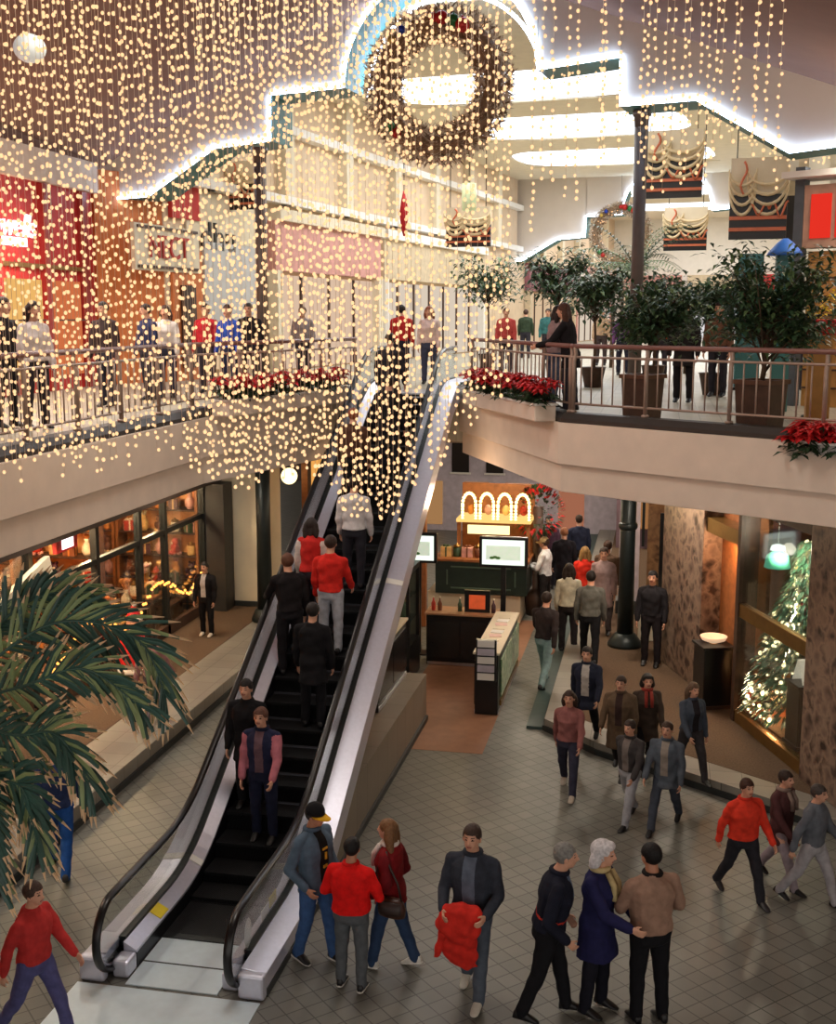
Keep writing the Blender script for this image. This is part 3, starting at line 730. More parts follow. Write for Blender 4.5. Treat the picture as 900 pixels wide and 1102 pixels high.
# cladding of the flank, a low plinth under the slope and the truss soffit
m_clad = mat_tiles('cladding_panel', (150, 138, 122), (142, 130, 115), (104, 96, 86), .62, (0, 90, 0), .5, .006, w=.9)
m_clad2 = mat('flank_panel', (150, 138, 122), .5, 0, .06, 3)
for s in (-1, 1):
    x = XC+s*.98; mb = MB(); yy = [10.5, 12.2, 12.6, 13, 13.6, 14.4]
    lo = [(x, y, .002) for y in yy]+[(x-s*.05, y, .002) for y in yy]; hi = [(x, y, esc_z(y)+.02) for y in yy]+[(x-s*.05, y, esc_z(y)+.02) for y in yy]
    n = len(yy); V = lo+hi
    fs = []
    for i in range(n-1):
        fs += [(i, i+1, 2*n+i+1, 2*n+i), (n+i, 3*n+i, 3*n+i+1, n+i+1), (2*n+i, 2*n+i+1, 3*n+i+1, 3*n+i), (i, n+i, n+i+1, i+1)]
    fs += [(0, 2*n, 3*n, n), (n-1, 2*n-1, 4*n-1, 3*n-1)]
    mb.add(V, fs); mb.build('side_cladding', m_clad, ES)
    MB().bbox((XC+s*.93, 10.5, .001), (XC+s*1.01, 19.0, .09)).build('kick_strip', M['dark_base'], ES)
mb = MB(); mb.bbox((XC-.92, 14.4, .002), (XC+.97, 19.05, .80)); mb.build('plinth', m_clad, ES)
run([(XC-.62, -.08), (XC+.62, -.08), (XC+.55, -.48), (XC-.55, -.48)], 13.6, 22.6, 'truss', m_skirt)
# ================================================================ RAILINGS
m_rail = mat('rail_wood', (132, 92, 84), .4, 0, .08, 12)
m_post = mat('rail_paint', (168, 146, 132), .4, .2, .05, 12)
def offset(path, o):
    P = [Vector((p[0], p[1])) for p in path]; out = []
    for i, p in enumerate(P):
        d0 = (P[i]-P[i-1]).normalized() if i else (P[1]-P[0]).normalized(); d1 = (P[i+1]-P[i]).normalized() if i < len(P)-1 else d0
        n0, n1 = Vector((d0.y, -d0.x)), Vector((d1.y, -d1.x)); nn = n0+n1; nn = nn/max(.3, nn.dot(n0)); out.append(p+nn*o)
    return out
def railing(label, path, ends=(0, 0), pstep=1.3, bstep=.19):
    P = offset(path, -.14); z0, zt = 5.382, 6.36
    root = thing('railing', label, 'railing', (P[0].x, P[0].y, z0))
    V = lambda p, z: Vector((p.x, p.y, z))
    MB().tube([V(p, zt) for p in P], .036, 10).build('handrail', m_rail, root)
    MB().tube([V(p, zt-.16) for p in P], .018, 8).build('upper_rail', m_post, root)
    MB().tube([V(p, z0+.13) for p in P], .018, 8).build('lower_rail', m_post, root)
    post = bal = None
    for i in range(len(P)-1):
        a, b = P[i], P[i+1]; L = (b-a).length; n = max(1, round(L/pstep)); d = (b-a)/L; nrm = Vector((d.y, -d.x))
        for k in range(n+1):
            if k == n and i < len(P)-2: continue
            q = a+d*(L*k/n); mb = MB()
            pts = [V(q, z0), V(q, zt-.22), V(q-nrm*.025, zt-.12), V(q-nrm*.015, zt-.04), V(q, zt-.01)]
            mb.tube(pts, [.03, .03, .03, .028, .02], 10); mb.lathe([(.055, z0), (.055, z0+.03), (.03, z0+.04)], (q.x, q.y, 0), 12); mb.build('post', m_post, root)
        m = round(L/bstep)
        for k in range(1, m):
            q = a+d*(L*k/m)
            if bal is None: bal = MB().tube([(0, 0, z0+.13), (0, 0, zt-.16)], .0115, 6).build('baluster', m_post, root, loc=(q.x-P[0].x, q.y-P[0].y, 0), local=True); bal.data.transform(Matrix.Translation((0, 0, -z0)))
            else:
                c = bal.copy(); C.objects.link(c); c.parent = root; c.location = (q.x-P[0].x, q.y-P[0].y, 0)
    return root
railing('long pale metal railing with wooden handrail in front of the two potted trees', ER[1:4])
railing('short railing between the escalator head and the right corner, red flowers at its foot', ER[:2])
railing('long railing on the left gallery seen through the curtain of lights', [(-7, 7.5), (-7, 17.4)], bstep=.2)
railing('short railing left of the escalator head, red flowers at its foot', EL[1:])

# ================================================================ POINSETTIAS AND THEIR TROUGHS
m_bract = mat('bract_red', (206, 34, 36), .6, 0, .22, 14); m_leafd = mat('leaf_dark_green', (44, 66, 40), .5, 0, .25, 12)
def petal(mb, base, d, L, w, droop=.2, up=Vector((0, 0, 1))):
    d = d.normalized(); s = d.cross(up)
    if s.length < .05: s = Vector((1, 0, 0))
    s.normalize(); n = s.cross(d)
    a = base; b = base+d*L*.45+n*L*.06; e = base+d*L-up*droop*L
    mb.add([a, b+s*w/2, e, b-s*w/2, b+n*w*-.12], [(0, 1, 4), (1, 2, 4), (2, 3, 4), (3, 0, 4)])
def make_poinsettia(seed):
    r = random.Random(seed); br, lf = MB(), MB()
    for h in range(7):
        a = r.uniform(0, 6.28); q = .0 if h == 0 else r.uniform(.10, .19); c = Vector((q*math.cos(a), q*math.sin(a), .30+r.uniform(-.06, .05)-.4*q))
        for ring, (L, zz) in enumerate(((.15, -.1), (.11, .25), (.06, .7))):
            for k in range(7-ring):
                b = 6.28*(k+r.random()*.4)/(7-ring); petal(br, c, Vector((math.cos(b), math.sin(b), zz)), L*r.uniform(.85, 1.15), .075-.014*ring)
        lf.tube([(0, 0, .02), c*.6, c], .006, 5)
        for k in range(7):
            b = r.uniform(0, 6.28); petal(lf, c-Vector((0, 0, .09+r.random()*.10)), Vector((math.cos(b), math.sin(b), -.1)), .16, .07)
    return br, lf
protos = []
def poinsettia(loc, label, group, i, sc=1.):
    k = i % 3
    if len(protos) <= k:
        r = thing('poinsettia', label, 'poinsettia', loc, i*1.3, group); b, l = make_poinsettia(k)
        b.build('bracts', m_bract, r, local=True); l.build('leaves', m_leafd, r, local=True); protos.append(r); r.scale = (sc,)*3; return r
    return dup(protos[k], loc, i*1.3, label, group, sc)
def trough(name, label, a, b, o, w=.34, h=.24, z=5.30):
    a, b = Vector(a), Vector(b); d = (b-a).normalized(); n = Vector((d.y, -d.x)); a2, b2 = a+n*o, b+n*o
    root = thing(name, label, 'planter', (((a2+b2)/2).x, ((a2+b2)/2).y, z-.06))
    mb = MB(); V = lambda p, zz: Vector((p.x, p.y, zz)); c = (a2+b2)/2; L = (b2-a2).length; ang = math.atan2(d.y, d.x)
    mb.box((c.x, c.y, z+h/2-.06), (L, w, h), ang); mb.build('trough_body', M['fascia'], root, bevel=.02)
    rm = MB()
    for s in (-1, 1): q = c+n*s*(w/2); rm.box((q.x, q.y, z+h-.045), (L+.04, .03, .035), ang)
    for s in (-1, 1): q = c+d*s*(L/2); rm.box((q.x, q.y, z+h-.045), (.03, w-.03, .035), ang)
    rm.build('rim', M['white'], root)
    ml = MB().box((c.x, c.y, z+h-.055), (L-.04, w-.04, .02), ang); ml.build('soil', mat('soil', (50, 38, 30), .95), root)
    return c, d, n, L, z+h-.05
def fill(label, group, a, b, o, n, sc=1.):
    c, d, nn, L, z = trough('planter_trough', label, a, b, o)
    for i in range(n):
        q = c+d*(L*((i+.5)/n-.5))+nn*(.08 if i % 2 else -.05)
        poinsettia((q.x, q.y, z), group[0], group[1], i, sc)
fr_a, fr_b = Vector(ER[1]), Vector(ER[0]); u = (fr_b-fr_a).normalized()
fill('pale flower trough on the balcony edge right of the escalator', ('red poinsettia in the trough right of the escalator', 'poinsettias in the right trough'), fr_b-u*1.25, fr_a+u*.15, .24, 13, 1.15)
fl_a, fl_b = Vector(EL[1]), Vector(EL[2]); u = (fl_b-fl_a).normalized()
fill('pale flower trough on the balcony edge left of the escalator', ('red poinsettia in the trough left of the escalator behind the light strands', 'poinsettias in the left trough'), fl_a+u*.2, fl_b-u*1.1, .24, 13, 1.1)
# rounded basket on the right balcony front
bc = at_d(903, 492, 15.0); bd = (Vector(ER[3])-Vector(ER[2])).normalized(); ang = math.atan2(bd.y, bd.x)
bk = thing('planter_basket', 'white rimmed rounded flower basket fixed to the right balcony front', 'planter', (bc.x, bc.y, 4.86), ang)
mb = MB()
prof = [(.0, 4.86), (.22, 4.88), (.40, 5.0), (.50, 5.16), (.52, 5.24), (.48, 5.24), (.44, 5.14)]
V = []
for r_, z in prof:
    for j in range(17):
        a = math.pi*j/16; V.append((bc.x+bd.x*math.cos(a)*r_*1.15+bd.y*math.sin(a)*r_, bc.y+bd.y*math.cos(a)*r_*1.15-bd.x*math.sin(a)*r_, z))
k = len(prof)
mb.add(V, [(i*17+j, i*17+j+1, (i+1)*17+j+1, (i+1)*17+j) for i in range(k-1) for j in range(16)], True)
mb.build('basket_shell', mat('basket_white', (214, 208, 204), .6), bk)
rr = MB(); rr.tube([Vector((bc.x+bd.x*math.cos(a)*.52*1.15+bd.y*math.sin(a)*.52, bc.y+bd.y*math.cos(a)*.52*1.15-bd.x*math.sin(a)*.52, 5.24)) for a in [math.pi*j/16 for j in range(17)]], .022, 8)
rr.build('rim', M['white'], bk)
nn = Vector((bd.y, -bd.x))
for i in range(11):
    a = math.pi*(i+.5)/11; rad = (.40, .24, .45)[i % 3]; q = Vector((bc.x, bc.y))+bd*math.cos(a)*rad*1.1+nn*math.sin(a)*rad
    poinsettia((q.x, q.y, 5.06), 'red poinsettia in the rounded basket on the right balcony', 'poinsettias in the right basket', i, 1.2)

# ================================================================ TREES AND GREENERY
def leaf(mb, p, d, L, w, up=Vector((0, 0, 1)), droop=.15):
    petal(mb, p, d, L, w, droop, up)
m_ficus = mat('leaf_ficus', (54, 82, 54), .45, 0, .3, 10); m_ficus2 = mat('leaf_ficus_light', (104, 130, 84), .45, 0, .3, 10); m_bark = mat('bark', (84, 66, 50), .85, 0, .2, 12)
def tree(label, base, crown, rad, nleaf, L, seed, group=None, pot=False):
    r = random.Random(seed); base, crown = Vector(base), Vector(crown)
    root = thing('potted_tree', label, 'tree', base, 0, group)
    tk, lf = MB(), MB()
    tk.tube([base, base+(crown-base)*.5+Vector((.03, .02, 0)), crown-Vector((0, 0, rad[2]*.2))], [.035, .03, .02], 8)
    tips = []
    for i in range(40):
        a = r.uniform(0, 6.28); t = r.uniform(-.5, 1.2); e = crown+Vector((math.cos(a)*rad[0]*r.uniform(.4, .9), math.sin(a)*rad[1]*r.uniform(.4, .9), math.sin(t)*rad[2]*.8))
        s = crown-Vector((0, 0, rad[2]*r.uniform(.2, .9))); m_ = (s+e)/2+Vector((0, 0, .1)); tk.tube([s, m_, e], [.014, .010, .004], 5); tips.append((m_, e))
    for i in range(nleaf):
        m_, e = r.choice(tips); p = m_+(e-m_)*r.uniform(-.2, 1.2)+Vector((r.gauss(0, .17), r.gauss(0, .17), r.gauss(0, .15)))*max(rad)
        a = r.uniform(0, 6.28); lf.slot(1 if r.random() < .25 else 0); leaf(lf, p, Vector((math.cos(a), math.sin(a), r.uniform(-.8, .3))), L*r.uniform(.7, 1.3), L*.42)
    tk.build('trunk', m_bark, root); lf.build('foliage', [m_ficus, m_ficus2], root)
    if pot: MB().lathe([(.18, base.z), (.26, base.z+.4), (.28, base.z+.42), (.24, base.z+.42), (.22, base.z+.36)], (base.x, base.y, 0), 16).build('pot', M['dark_wood'], root)
def planter_box(label, c, w, h):
    root = thing('planter_box', label, 'planter', c, R(-34)); mb = MB(); a, b = w*.44, w*.5
    vs = [(x*q, y*q, z) for z, q in ((0, a), (h, b)) for x, y in ((-1, -1), (1, -1), (1, 1), (-1, 1))]
    mb.add(vs, [(3, 2, 1, 0), (4, 5, 6, 7), (0, 1, 5, 4), (1, 2, 6, 5), (2, 3, 7, 6), (3, 0, 4, 7)]); mb.build('tub', M['dark_wood'], root, local=True, bevel=.01)
    m2 = MB()
    for s, d in ((-1, 0), (1, 0), (0, -1), (0, 1)): m2.box((s*b*.98, d*b*.98, h+.0), ((.05 if s else 2*b+.05), (.05 if d else 2*b-.05), .06))
    m2.build('rim', mat('planter_rim', (96, 64, 46), .5, 0, .2), root, local=True)
pa = Vector((-.25, 17.95, UP)); planter_box('dark wooden tub nearest the iron column on the upper floor', pa, .46, .62)
tree('bushy dark green tree in the tub beside the iron column', pa+Vector((0, 0, .56)), pa+Vector((.12, .1, 1.42)), (.80, .72, .50), 2300, .14, 3)
pb = Vector((1.35, 16.75, UP)); planter_box('dark wooden tub further right along the upper railing', pb, .52, .62)
tree('tall dark green tree in the right hand tub on the upper floor', pb+Vector((0, 0, .56)), pb+Vector((.05, .1, 1.55)), (.86, .8, .95), 3600, .15, 4)
def fern(label, base, n, L, seed, mats_=None, z=1., group=None, name='potted_palm'):
    r = random.Random(seed); base = Vector(base); root = thing(name, label, 'palm', base, 0, group)
    st = MB(); st.tube([base, base+Vector((0, 0, z))], [.07, .05], 8); st.build('trunk', m_bark, root)
    for i in range(n):
        a = 6.28*i/n+r.uniform(-.2, .2); el = r.uniform(.35, 1.2); mb = MB(); p = base+Vector((0, 0, z)); pts = [p]; d = Vector((math.cos(a)*math.cos(el), math.sin(a)*math.cos(el), math.sin(el)))
        for k in range(8): p = p+d*(L/8); pts.append(p); d = (d+Vector((0, 0, -.16))).normalized()
        mb.tube(pts, [.012-.001*k for k in range(9)], 5)
        for k in range(1, 9):
            for q in (0, .5):
                c = pts[k-1]+(pts[k]-pts[k-1])*q; t = (pts[k]-pts[k-1]).normalized(); s = t.cross(Vector((0, 0, 1))).normalized()
                for sg in (-1, 1): leaf(mb, c, t*.6+s*sg+Vector((0, 0, -.1)), L*.3*(1-.06*k), .045, droop=.25)
        mb.build('frond', m_ficus2 if i % 3 else m_ficus, root)
q = arc(3.0, 5.5, UP); fern('feathery indoor palm rising behind the couple at the upper railing', q, 16, 1.7, 5, z=2.5)
q = arc(3.8, 9.0, UP); fern('shorter indoor palm standing left of the iron column in the arcade', q, 14, 1.3, 6, z=1.6)
for i_, (px_, d_, h_, r_, lab_) in enumerate(((600, 27, 2.3, .9, 'round dark tree deep in the arcade left of the far wreath'), (640, 25, 1.9, .8, 'low bushy tree in the arcade below the far wreath'), (705, 26, 1.9, .8, 'bushy tree in the arcade right of the slim column'), (770, 22.5, 1.7, .65, 'leafy tree between the two tub trees further back'), (525, 34, 2.4, 1.0, 'wide tree far along the arcade beyond the escalator head'))):
    q = at_d(px_, 340, d_); q.z = UP
    tree(lab_, q+Vector((0, 0, .005)), q+Vector((0, 0, h_)), (r_, r_, r_*.85), 1100, .2, 40+i_, pot=True)
q = arc(1.3, 12, UP); fern('distant indoor palm in the middle of the upper arcade', q, 14, 1.6, 8, z=2.2)
# yellow flowering ribbon plant at the right edge
yc = at_d(880, 340, 17.5)
yb = thing('flower_stand', 'tall stand with bright yellow flowers at the right edge of the upper floor', 'flower stand', (yc.x, yc.y, UP))
MB().tube([(yc.x, yc.y, UP), (yc.x, yc.y, yc.z-.1)], .02, 8).lathe([(.16, UP), (.16, UP+.03), (.03, UP+.06)], (yc.x, yc.y, 0), 14).build('pole', M['black_metal'], yb)
fl = MB(); rr_ = random.Random(2)
for i in range(90):
    t = rr_.uniform(-1, 1); p = yc+Vector((.22*t+rr_.gauss(0, .03), rr_.gauss(0, .05), .30*t+rr_.gauss(0, .05))); a = rr_.uniform(0, 6.28); petal(fl, p, Vector((math.cos(a), math.sin(a), rr_.uniform(-.5, 1))), .11, .06)
fl.build('blossoms', mat('blossom_yellow', (236, 214, 40), .5, 0, .1), yb)

# foreground palm at the left, long pale-tipped blades
m_blade = mat('palm_blade', (56, 88, 78), .36, 0, .3, 3); m_blade2 = mat('palm_blade_light', (136, 152, 104), .42, 0, .2, 3); m_tip = mat('palm_tip', (214, 180, 140), .6, 0, .1)
pc = at_d(-62, 760, 9.6)
pr = thing('palm_tree', 'big palm with long pale tipped blades at the left edge, in front of the shop', 'palm', (pc.x-.15, pc.y, 0))
MB().tube([(pc.x-.15, pc.y, .01), (pc.x-.12, pc.y+.02, 1.6), (pc.x, pc.y, pc.z)], [.17, .14, .11], 14).build('trunk', m_bark, pr)
def frond(ctrl, n, L, seed, side=(1, 1), fan=.75):
    r = random.Random(seed); P = [Vector(c) for c in ctrl]; mb = MB(); N = 28; pts = []
    for i in range(N+1):   # Catmull-Rom
        t = i/N*(len(P)-1); k = min(int(t), len(P)-2); f = t-k
        p0, p1, p2, p3 = P[max(k-1, 0)], P[k], P[k+1], P[min(k+2, len(P)-1)]
        pts.append(.5*((2*p1)+(p2-p0)*f+(2*p0-5*p1+4*p2-p3)*f*f+(3*p1-p0-3*p2+p3)*f**3))
    mb.tube(pts, [.016-.011*i/N for i in range(N+1)], 6)
    view = Vector((.25, -1, .25)).normalized()
    for i in range(2, N+1):
        for h in range(n):
            c = pts[i-1]+(pts[i]-pts[i-1])*(h/n); t = (pts[i]-pts[i-1]).normalized(); s = t.cross(view).normalized()
            for sg in (-1, 1):
                if not side[0 if sg < 0 else 1]: continue
                q = i/N; d = (t*(fan+q*.8)+s*sg*(1.15-q*.6)+Vector((0, 0, -.22))+Vector((r.gauss(0, .14), r.gauss(0, .2), r.gauss(0, .14)))).normalized()
                LL = L*(1-.55*abs(q-.45))*r.uniform(.85, 1.12); w = .017; sd = d.cross(view).normalized()
                b = c+d*LL*.5+Vector((0, 0, .01)); e1 = c+d*LL*.80-Vector((0, 0, LL*.05)); e2 = c+d*LL-Vector((0, 0, LL*.10)); nv = d.cross(sd)*.006
                mb.slot(1 if r.random() < .28 else 0)
                mb.add([c-sd*w*.6, c+sd*w*.6, b+sd*w, b-sd*w, e1+sd*w*.7, e1-sd*w*.7, c+nv, b+nv, e1+nv], [(0, 6, 7, 3), (6, 1, 2, 7), (3, 7, 8, 5), (7, 2, 4, 8)])
                mb.slot(2); mb.add([e1+sd*w*.7, e1-sd*w*.7, e2+sd*w*.12, e2-sd*w*.12, e1+nv], [(0, 4, 2), (4, 1, 3), (4, 3, 2)])
    mb.slot(0)
    return mb
D = 9.4
def fp(*pp): return [pc]+[at_d(x, y, d) for x, y, d in pp]
for i, (ctl, L, n_) in enumerate([
        (fp((20, 690, 9.4), (80, 668, 9.3), (150, 690, 9.2), (178, 748, 9.2)), .52, 2),
        (fp((0, 672, 9.5), (50, 640, 9.5), (100, 640, 9.6)), .42, 2),
        (fp((20, 740, 9.2), (90, 720, 9.0), (150, 760, 9.0)), .46, 2),
        (fp((10, 790, 9.1), (60, 790, 8.9), (95, 840, 8.8)), .46, 2),
        (fp((-10, 830, 9.1), (25, 850, 8.9), (40, 910, 8.8)), .44, 2),
        (fp((-30, 840, 9.0), (-15, 890, 8.8), (-5, 950, 8.8)), .40, 2),
        (fp((-40, 700, 9.8), (-15, 668, 10), (15, 652, 10.2)), .34, 1),
        (fp((-130, 700, 9.6), (-190, 720, 9.6), (-230, 800, 9.6)), .45, 1),
        (fp((-110, 820, 9.4), (-160, 880, 9.4), (-180, 960, 9.4)), .45, 1)]):
    frond(ctl, n_, L, 20+i).build('frond', [m_blade, m_blade2, m_tip], pr)

# ================================================================ WREATHS
m_need = mat('wreath_frost', (212, 200, 184), .7, 0, .3, 9); m_need2 = mat('wreath_brown', (132, 108, 84), .7, 0, .3, 9)
m_bulb = mat_emit('bulb_warm', (255, 200, 146), 1.15)
def wreath(label, c, R0, r0, seed, nb=70):
    r = random.Random(seed); c = Vector(c); root = thing('wreath', label, 'wreath', c-Vector((0, 0, R0+r0)), 0)
    ax = Vector((math.cos(PHI), -math.sin(PHI), 0)); ay = Vector((math.sin(PHI), math.cos(PHI), 0)); az = Vector((0, 0, 1))
    MB().ring(c, R0, r0*.55, 'y', 48, 10, Matrix.Rotation(-PHI, 4, 'Z')).build('frame', m_need2, root)
    nd = MB()
    for i in range(3400):
        a = r.uniform(0, 6.283); b = r.uniform(0, 6.283); q = R0+r0*.6*math.cos(b)
        o = ax*math.cos(a)+az*math.sin(a); p = c+o*q+ay*(r0*.6*math.sin(b)); nrm = o*math.cos(b)+ay*math.sin(b)
        d = (nrm+(az*math.cos(a)-ax*math.sin(a))*r.choice((-1, 1))*r.uniform(.3, 1.2)).normalized()
        nd.slot(0 if r.random() < .6 else 1); petal(nd, p, d, r0*r.uniform(.5, .85), r0*.1, 0, nrm.cross(d))
    nd.build('needles', [m_need, m_need2], root)
    cols = [(176, 30, 32), (40, 110, 60), (190, 44, 40), (30, 60, 170), (176, 30, 32), (60, 120, 70), (170, 40, 40), (196, 170, 90)]
    for i, (deg, rr) in enumerate(((80, .13), (68, .12), (58, .14), (122, .09), (88, .09), (222, .11), (232, .10), (135, .08))):
        a = R(deg); p = c+(ax*math.cos(a)+az*math.sin(a))*R0*1.02-ay*r0*1.05
        mb = MB(); mb.ball(p, rr*R0/1.12, 14, 10); mb.lathe([(.02, p.z+rr*.95*R0/1.12), (.02, p.z+rr*1.2*R0/1.12)], (p.x, p.y, 0), 8)
        mb.build('ornament', mat('ornament_%d' % i, cols[i], .2, .3, .05), root)
    bl = MB()
    for i in range(nb):
        a = r.uniform(0, 6.283); b = r.uniform(math.pi*.9, math.pi*2.1); q = R0+r0*.95*math.cos(b)
        p = c+(ax*math.cos(a)+az*math.sin(a))*q+ay*(r0*.95*math.sin(b)); bl.ball(p, .026, 6, 4)
    bo = bl.build('fairy_lights', m_bulb, root); bo['kind'] = 'stuff'
    MB().tube([c+az*(R0+r0*.3), c+az*(R0+r0+1.2 if R0 > .8 else R0+r0+.6)], .006, 5).build('hanging_wire', M['black_metal'], root)
wreath('huge frosted wreath with coloured balls hanging in the near arch', arc(.08, -.42, 11.15), 1.12, .36, 1, 220)
wreath('far wreath hanging in the second arch deep in the upper arcade', at_t(668, 252, 31.6), 1.15, .28, 2, 60)
# ================================================================ THE CURTAIN OF LIGHTS
m_wire = mat('lamp_wire', (224, 204, 178), .5, 0, 0)
prof_px = [(-20, 512), (0, 515), (60, 522), (110, 508), (160, 498), (210, 505), (235, 522), (270, 530), (300, 520), (330, 505), (352, 520), (372, 556), (400, 556), (432, 562), (450, 515), (480, 500), (520, 455), (548, 420), (570, 250), (690, 200), (720, 215), (760, 190), (800, 150), (822, 200), (840, 255)]
def prof(px):
    for (a, ya), (b, yb) in zip(prof_px, prof_px[1:]):
        if a <= px <= b: return ya+(yb-ya)*(px-a)/(b-a)
    return 300
sphere = MB().ball((0, 0, 0), 1, 7, 5)
sv = np.array(sphere.v); sf = [list(f) for f in sphere.f]
def strand(px, d, ybot, label, group, r):
    p = at_d(px, ybot, d); s, t = st(p); top = roofz(s)+.05
    wire = MB(); z = p.z; L = top-z
    root = wire.tube([(0, 0, 0), (0, 0, L)], .0022, 4).build('light_strand', m_wire, loc=(p.x, p.y, z)); tag(root, label, 'string lights', group)
    zs = []; q = 0.
    while q < L-.4: zs.append(q); q += r.uniform(.085, .135)
    V, F = [], []
    for k, q in enumerate(zs):
        rad = r.uniform(.015, .0215)*d/13; a = r.uniform(0, 6.28); o = np.array((math.cos(a)*.018, math.sin(a)*.018, q)); b = len(V)*len(sv)
        V.append(sv*np.array((rad, rad, rad*1.15))+o); F += [[b+i for i in f] for f in sf]
    me = bpy.data.meshes.new('bulbs'); me.from_pydata(np.concatenate(V).tolist(), [], F); me.update(); me.polygons.foreach_set('use_smooth', [True]*len(me.polygons))
    o = link('bulbs', me, m_bulb, root, local=True); o['kind'] = 'stuff'
rs = random.Random(11); used = []
def free(p, gap): 
    if any((p.x-q.x)**2+(p.y-q.y)**2 < gap*gap for q in used): return False
    used.append(p); return True
def curtain(n, x0, x1, d0, d1, jit, label, group, gap=.12, tries=40):
    made = 0
    for i in range(n):
        for _ in range(tries):
            px = x0+(x1-x0)*(i+rs.random())/n; d = rs.uniform(d0, d1); yb = prof(px)-abs(rs.gauss(0, jit)); p = at_d(px, yb, d)
            if p.x < -6.75: continue
            if free(p, gap): break
        else: continue
        strand(px, d, yb, label, group, rs); made += 1
curtain(52, -8, 215, 10.6, 13.8, 34, 'string of warm bulbs hanging in front of the left gallery and its red shop', 'light strands before the left gallery')
curtain(34, 215, 345, 12.2, 15.2, 16, 'string of warm bulbs hanging left of the escalator and of the black steps', 'light strands left of the escalator')
curtain(26, 345, 450, 13.0, 15.4, 16, 'string of warm bulbs hanging low in front of the escalator steps', 'light strands over the escalator steps')
curtain(16, 452, 548, 13.2, 15.6, 26, 'string of warm bulbs hanging just right of the escalator in front of its right handrail', 'light strands right of the escalator')
curtain(9, 560, 690, 13, 15.5, 30, 'short string of warm bulbs hanging to the right of the big wreath', 'short light strands beside the wreath')
curtain(16, 692, 838, 13, 15, 24, 'short string of warm bulbs in the upper right, below the mauve ceiling', 'short light strands at the upper right')
# bulbs garlanded along the teal edge of the near arch
r = random.Random(5); gl = MB()
for (s0, z0), (s1, z1) in zip(PED[1:-2], PED[2:-1]):
    L = math.hypot(s1-s0, z1-z0)
    for k in range(int(L/.075)):
        f = r.random(); gl.ball(arc(s0+(s1-s0)*f, r.uniform(.1, .9), z0+(z1-z0)*f-.06-r.random()*.10), .022, 6, 4)
g = gl.build('light_garland', m_bulb); tag(g, 'garland of small warm bulbs along the teal underside of the near arch', 'string lights', kind='stuff')
# pale globe among the strands
gp_ = at_d(32, 52, 14.0); groot = thing('globe_lamp', 'pale white globe hanging among the light strands at the upper left', 'lamp', (gp_.x, gp_.y, gp_.z-.17))
MB().ball(gp_, (.19, .19, .165), 24, 14).build('globe', mat('globe_white', (226, 234, 230), .4, 0, .03, emit=.25), groot)
MB().tube([gp_+Vector((0, 0, .16)), Vector((gp_.x, gp_.y, roofz(st(gp_)[0])+.03))], .008, 6).build('cord', m_wire, groot)

# ================================================================ COLUMNS
def column(label, x, y, z0, z1, r, flare, m):
    root = thing('column', label, 'column', (x, y, z0))
    MB().lathe([(r, z0+.25), (r*.9, (z0+z1)/2), (r, z1-.3)], (x, y, 0), 20).build('shaft', m, root)
    MB().lathe([(r*flare, z0+.002), (r*flare, z0+.06), (r*1.25, z0+.26), (r, z0+.27)], (x, y, 0), 20).build('base', m, root)
    MB().lathe([(r, z1-.31), (r*1.1, z1-.12), (r*1.3, z1-.1), (r*1.3, z1-.004)], (x, y, 0), 20).build('capital', m, root)
    return root
m_iron = mat('iron_column', (38, 46, 46), .4, .3, .1, 6); m_iron2 = mat('column_brown', (92, 80, 74), .5, 0, .1, 6)
c_ = column('dark iron column with flared foot on the lower floor at right', -.53, 23.64, .205, 4.32, .165, 2.1, m_iron)
MB().lathe([(.166, 2.6), (.19, 2.64), (.19, 2.7), (.166, 2.74)], (-.53, 23.64, 0), 20).build('collar', m_iron, c_)
column('dark iron column on the lower floor left of the escalator beside the cream wall', -8.2, 23.75, .305, 4.32, .165, 1.8, m_iron)
cu = column('slim brown column on the upper floor carrying the right shoulder of the arch', -.50, 23.64, 5.302, 10.62, .13, 1.6, m_iron2)
q = at_d(685, 206, 23.0); MB().ball((q.x, q.y-.1, q.z), .10, 14, 10).build('lamp_globe', mat_emit('globe_bulb', (255, 236, 200), 4), cu, label='glowing round lamp on the column')
column('slim brown column on the upper floor carrying the left shoulder of the arch, red plate on it', -8.2, 24.0, 5.302, 10.2, .13, 1.6, m_iron2)

# ================================================================ UPPER LEFT SHOPS
def sign_text(parent, txt, size, origin, xdir, zdir, m, depth=.02, shear=0., name='lettering', sx=1.):
    me = text_mesh(txt, size, depth, shear); xd = Vector(xdir).normalized(); zd = Vector(zdir); n = xd.cross(zd)
    Mx = Matrix(((xd.x*sx, zd.x, n.x, origin[0]), (xd.y*sx, zd.y, n.y, origin[1]), (xd.z*sx, zd.z, n.z, origin[2]), (0, 0, 0, 1)))
    me.transform(Mx); me.name = name
    return link(name, me, m, parent)
m_wsign = mat_emit('sign_white', (255, 236, 240), 2.2)
sg = thing('shop_sign', 'white glowing script sign with underline on the red shop front at far left', 'shop sign', (-12.04, 20.9, 8.1))
a = at_x(18, 243, -12.0); sign_text(sg, 'owells', .62, (-11.98, a.y-.15, a.z), (0, 1, 0), (0, 0, 1), m_wsign, .02, .3)
a = at_x(0, 258, -12.0); b = at_x(28, 255, -12.0); MB().bbox((-12.02, a.y-.4, a.z-.08), (-11.97, b.y, a.z+.08)).build('underline', m_wsign, sg)
sf = thing('storefront', 'red upper shop front with glowing yellow display at far left', 'shop front', (-12, 18, UP))
for i, y in enumerate((16.6, 18.4, 20.2, 22.0, 23.6)): MB().bbox((-12.05, y-.09, UP+.002), (-11.93, y+.09, 9.36)).build('pilaster', mat('red_dark', (150, 40, 36), .5), sf)
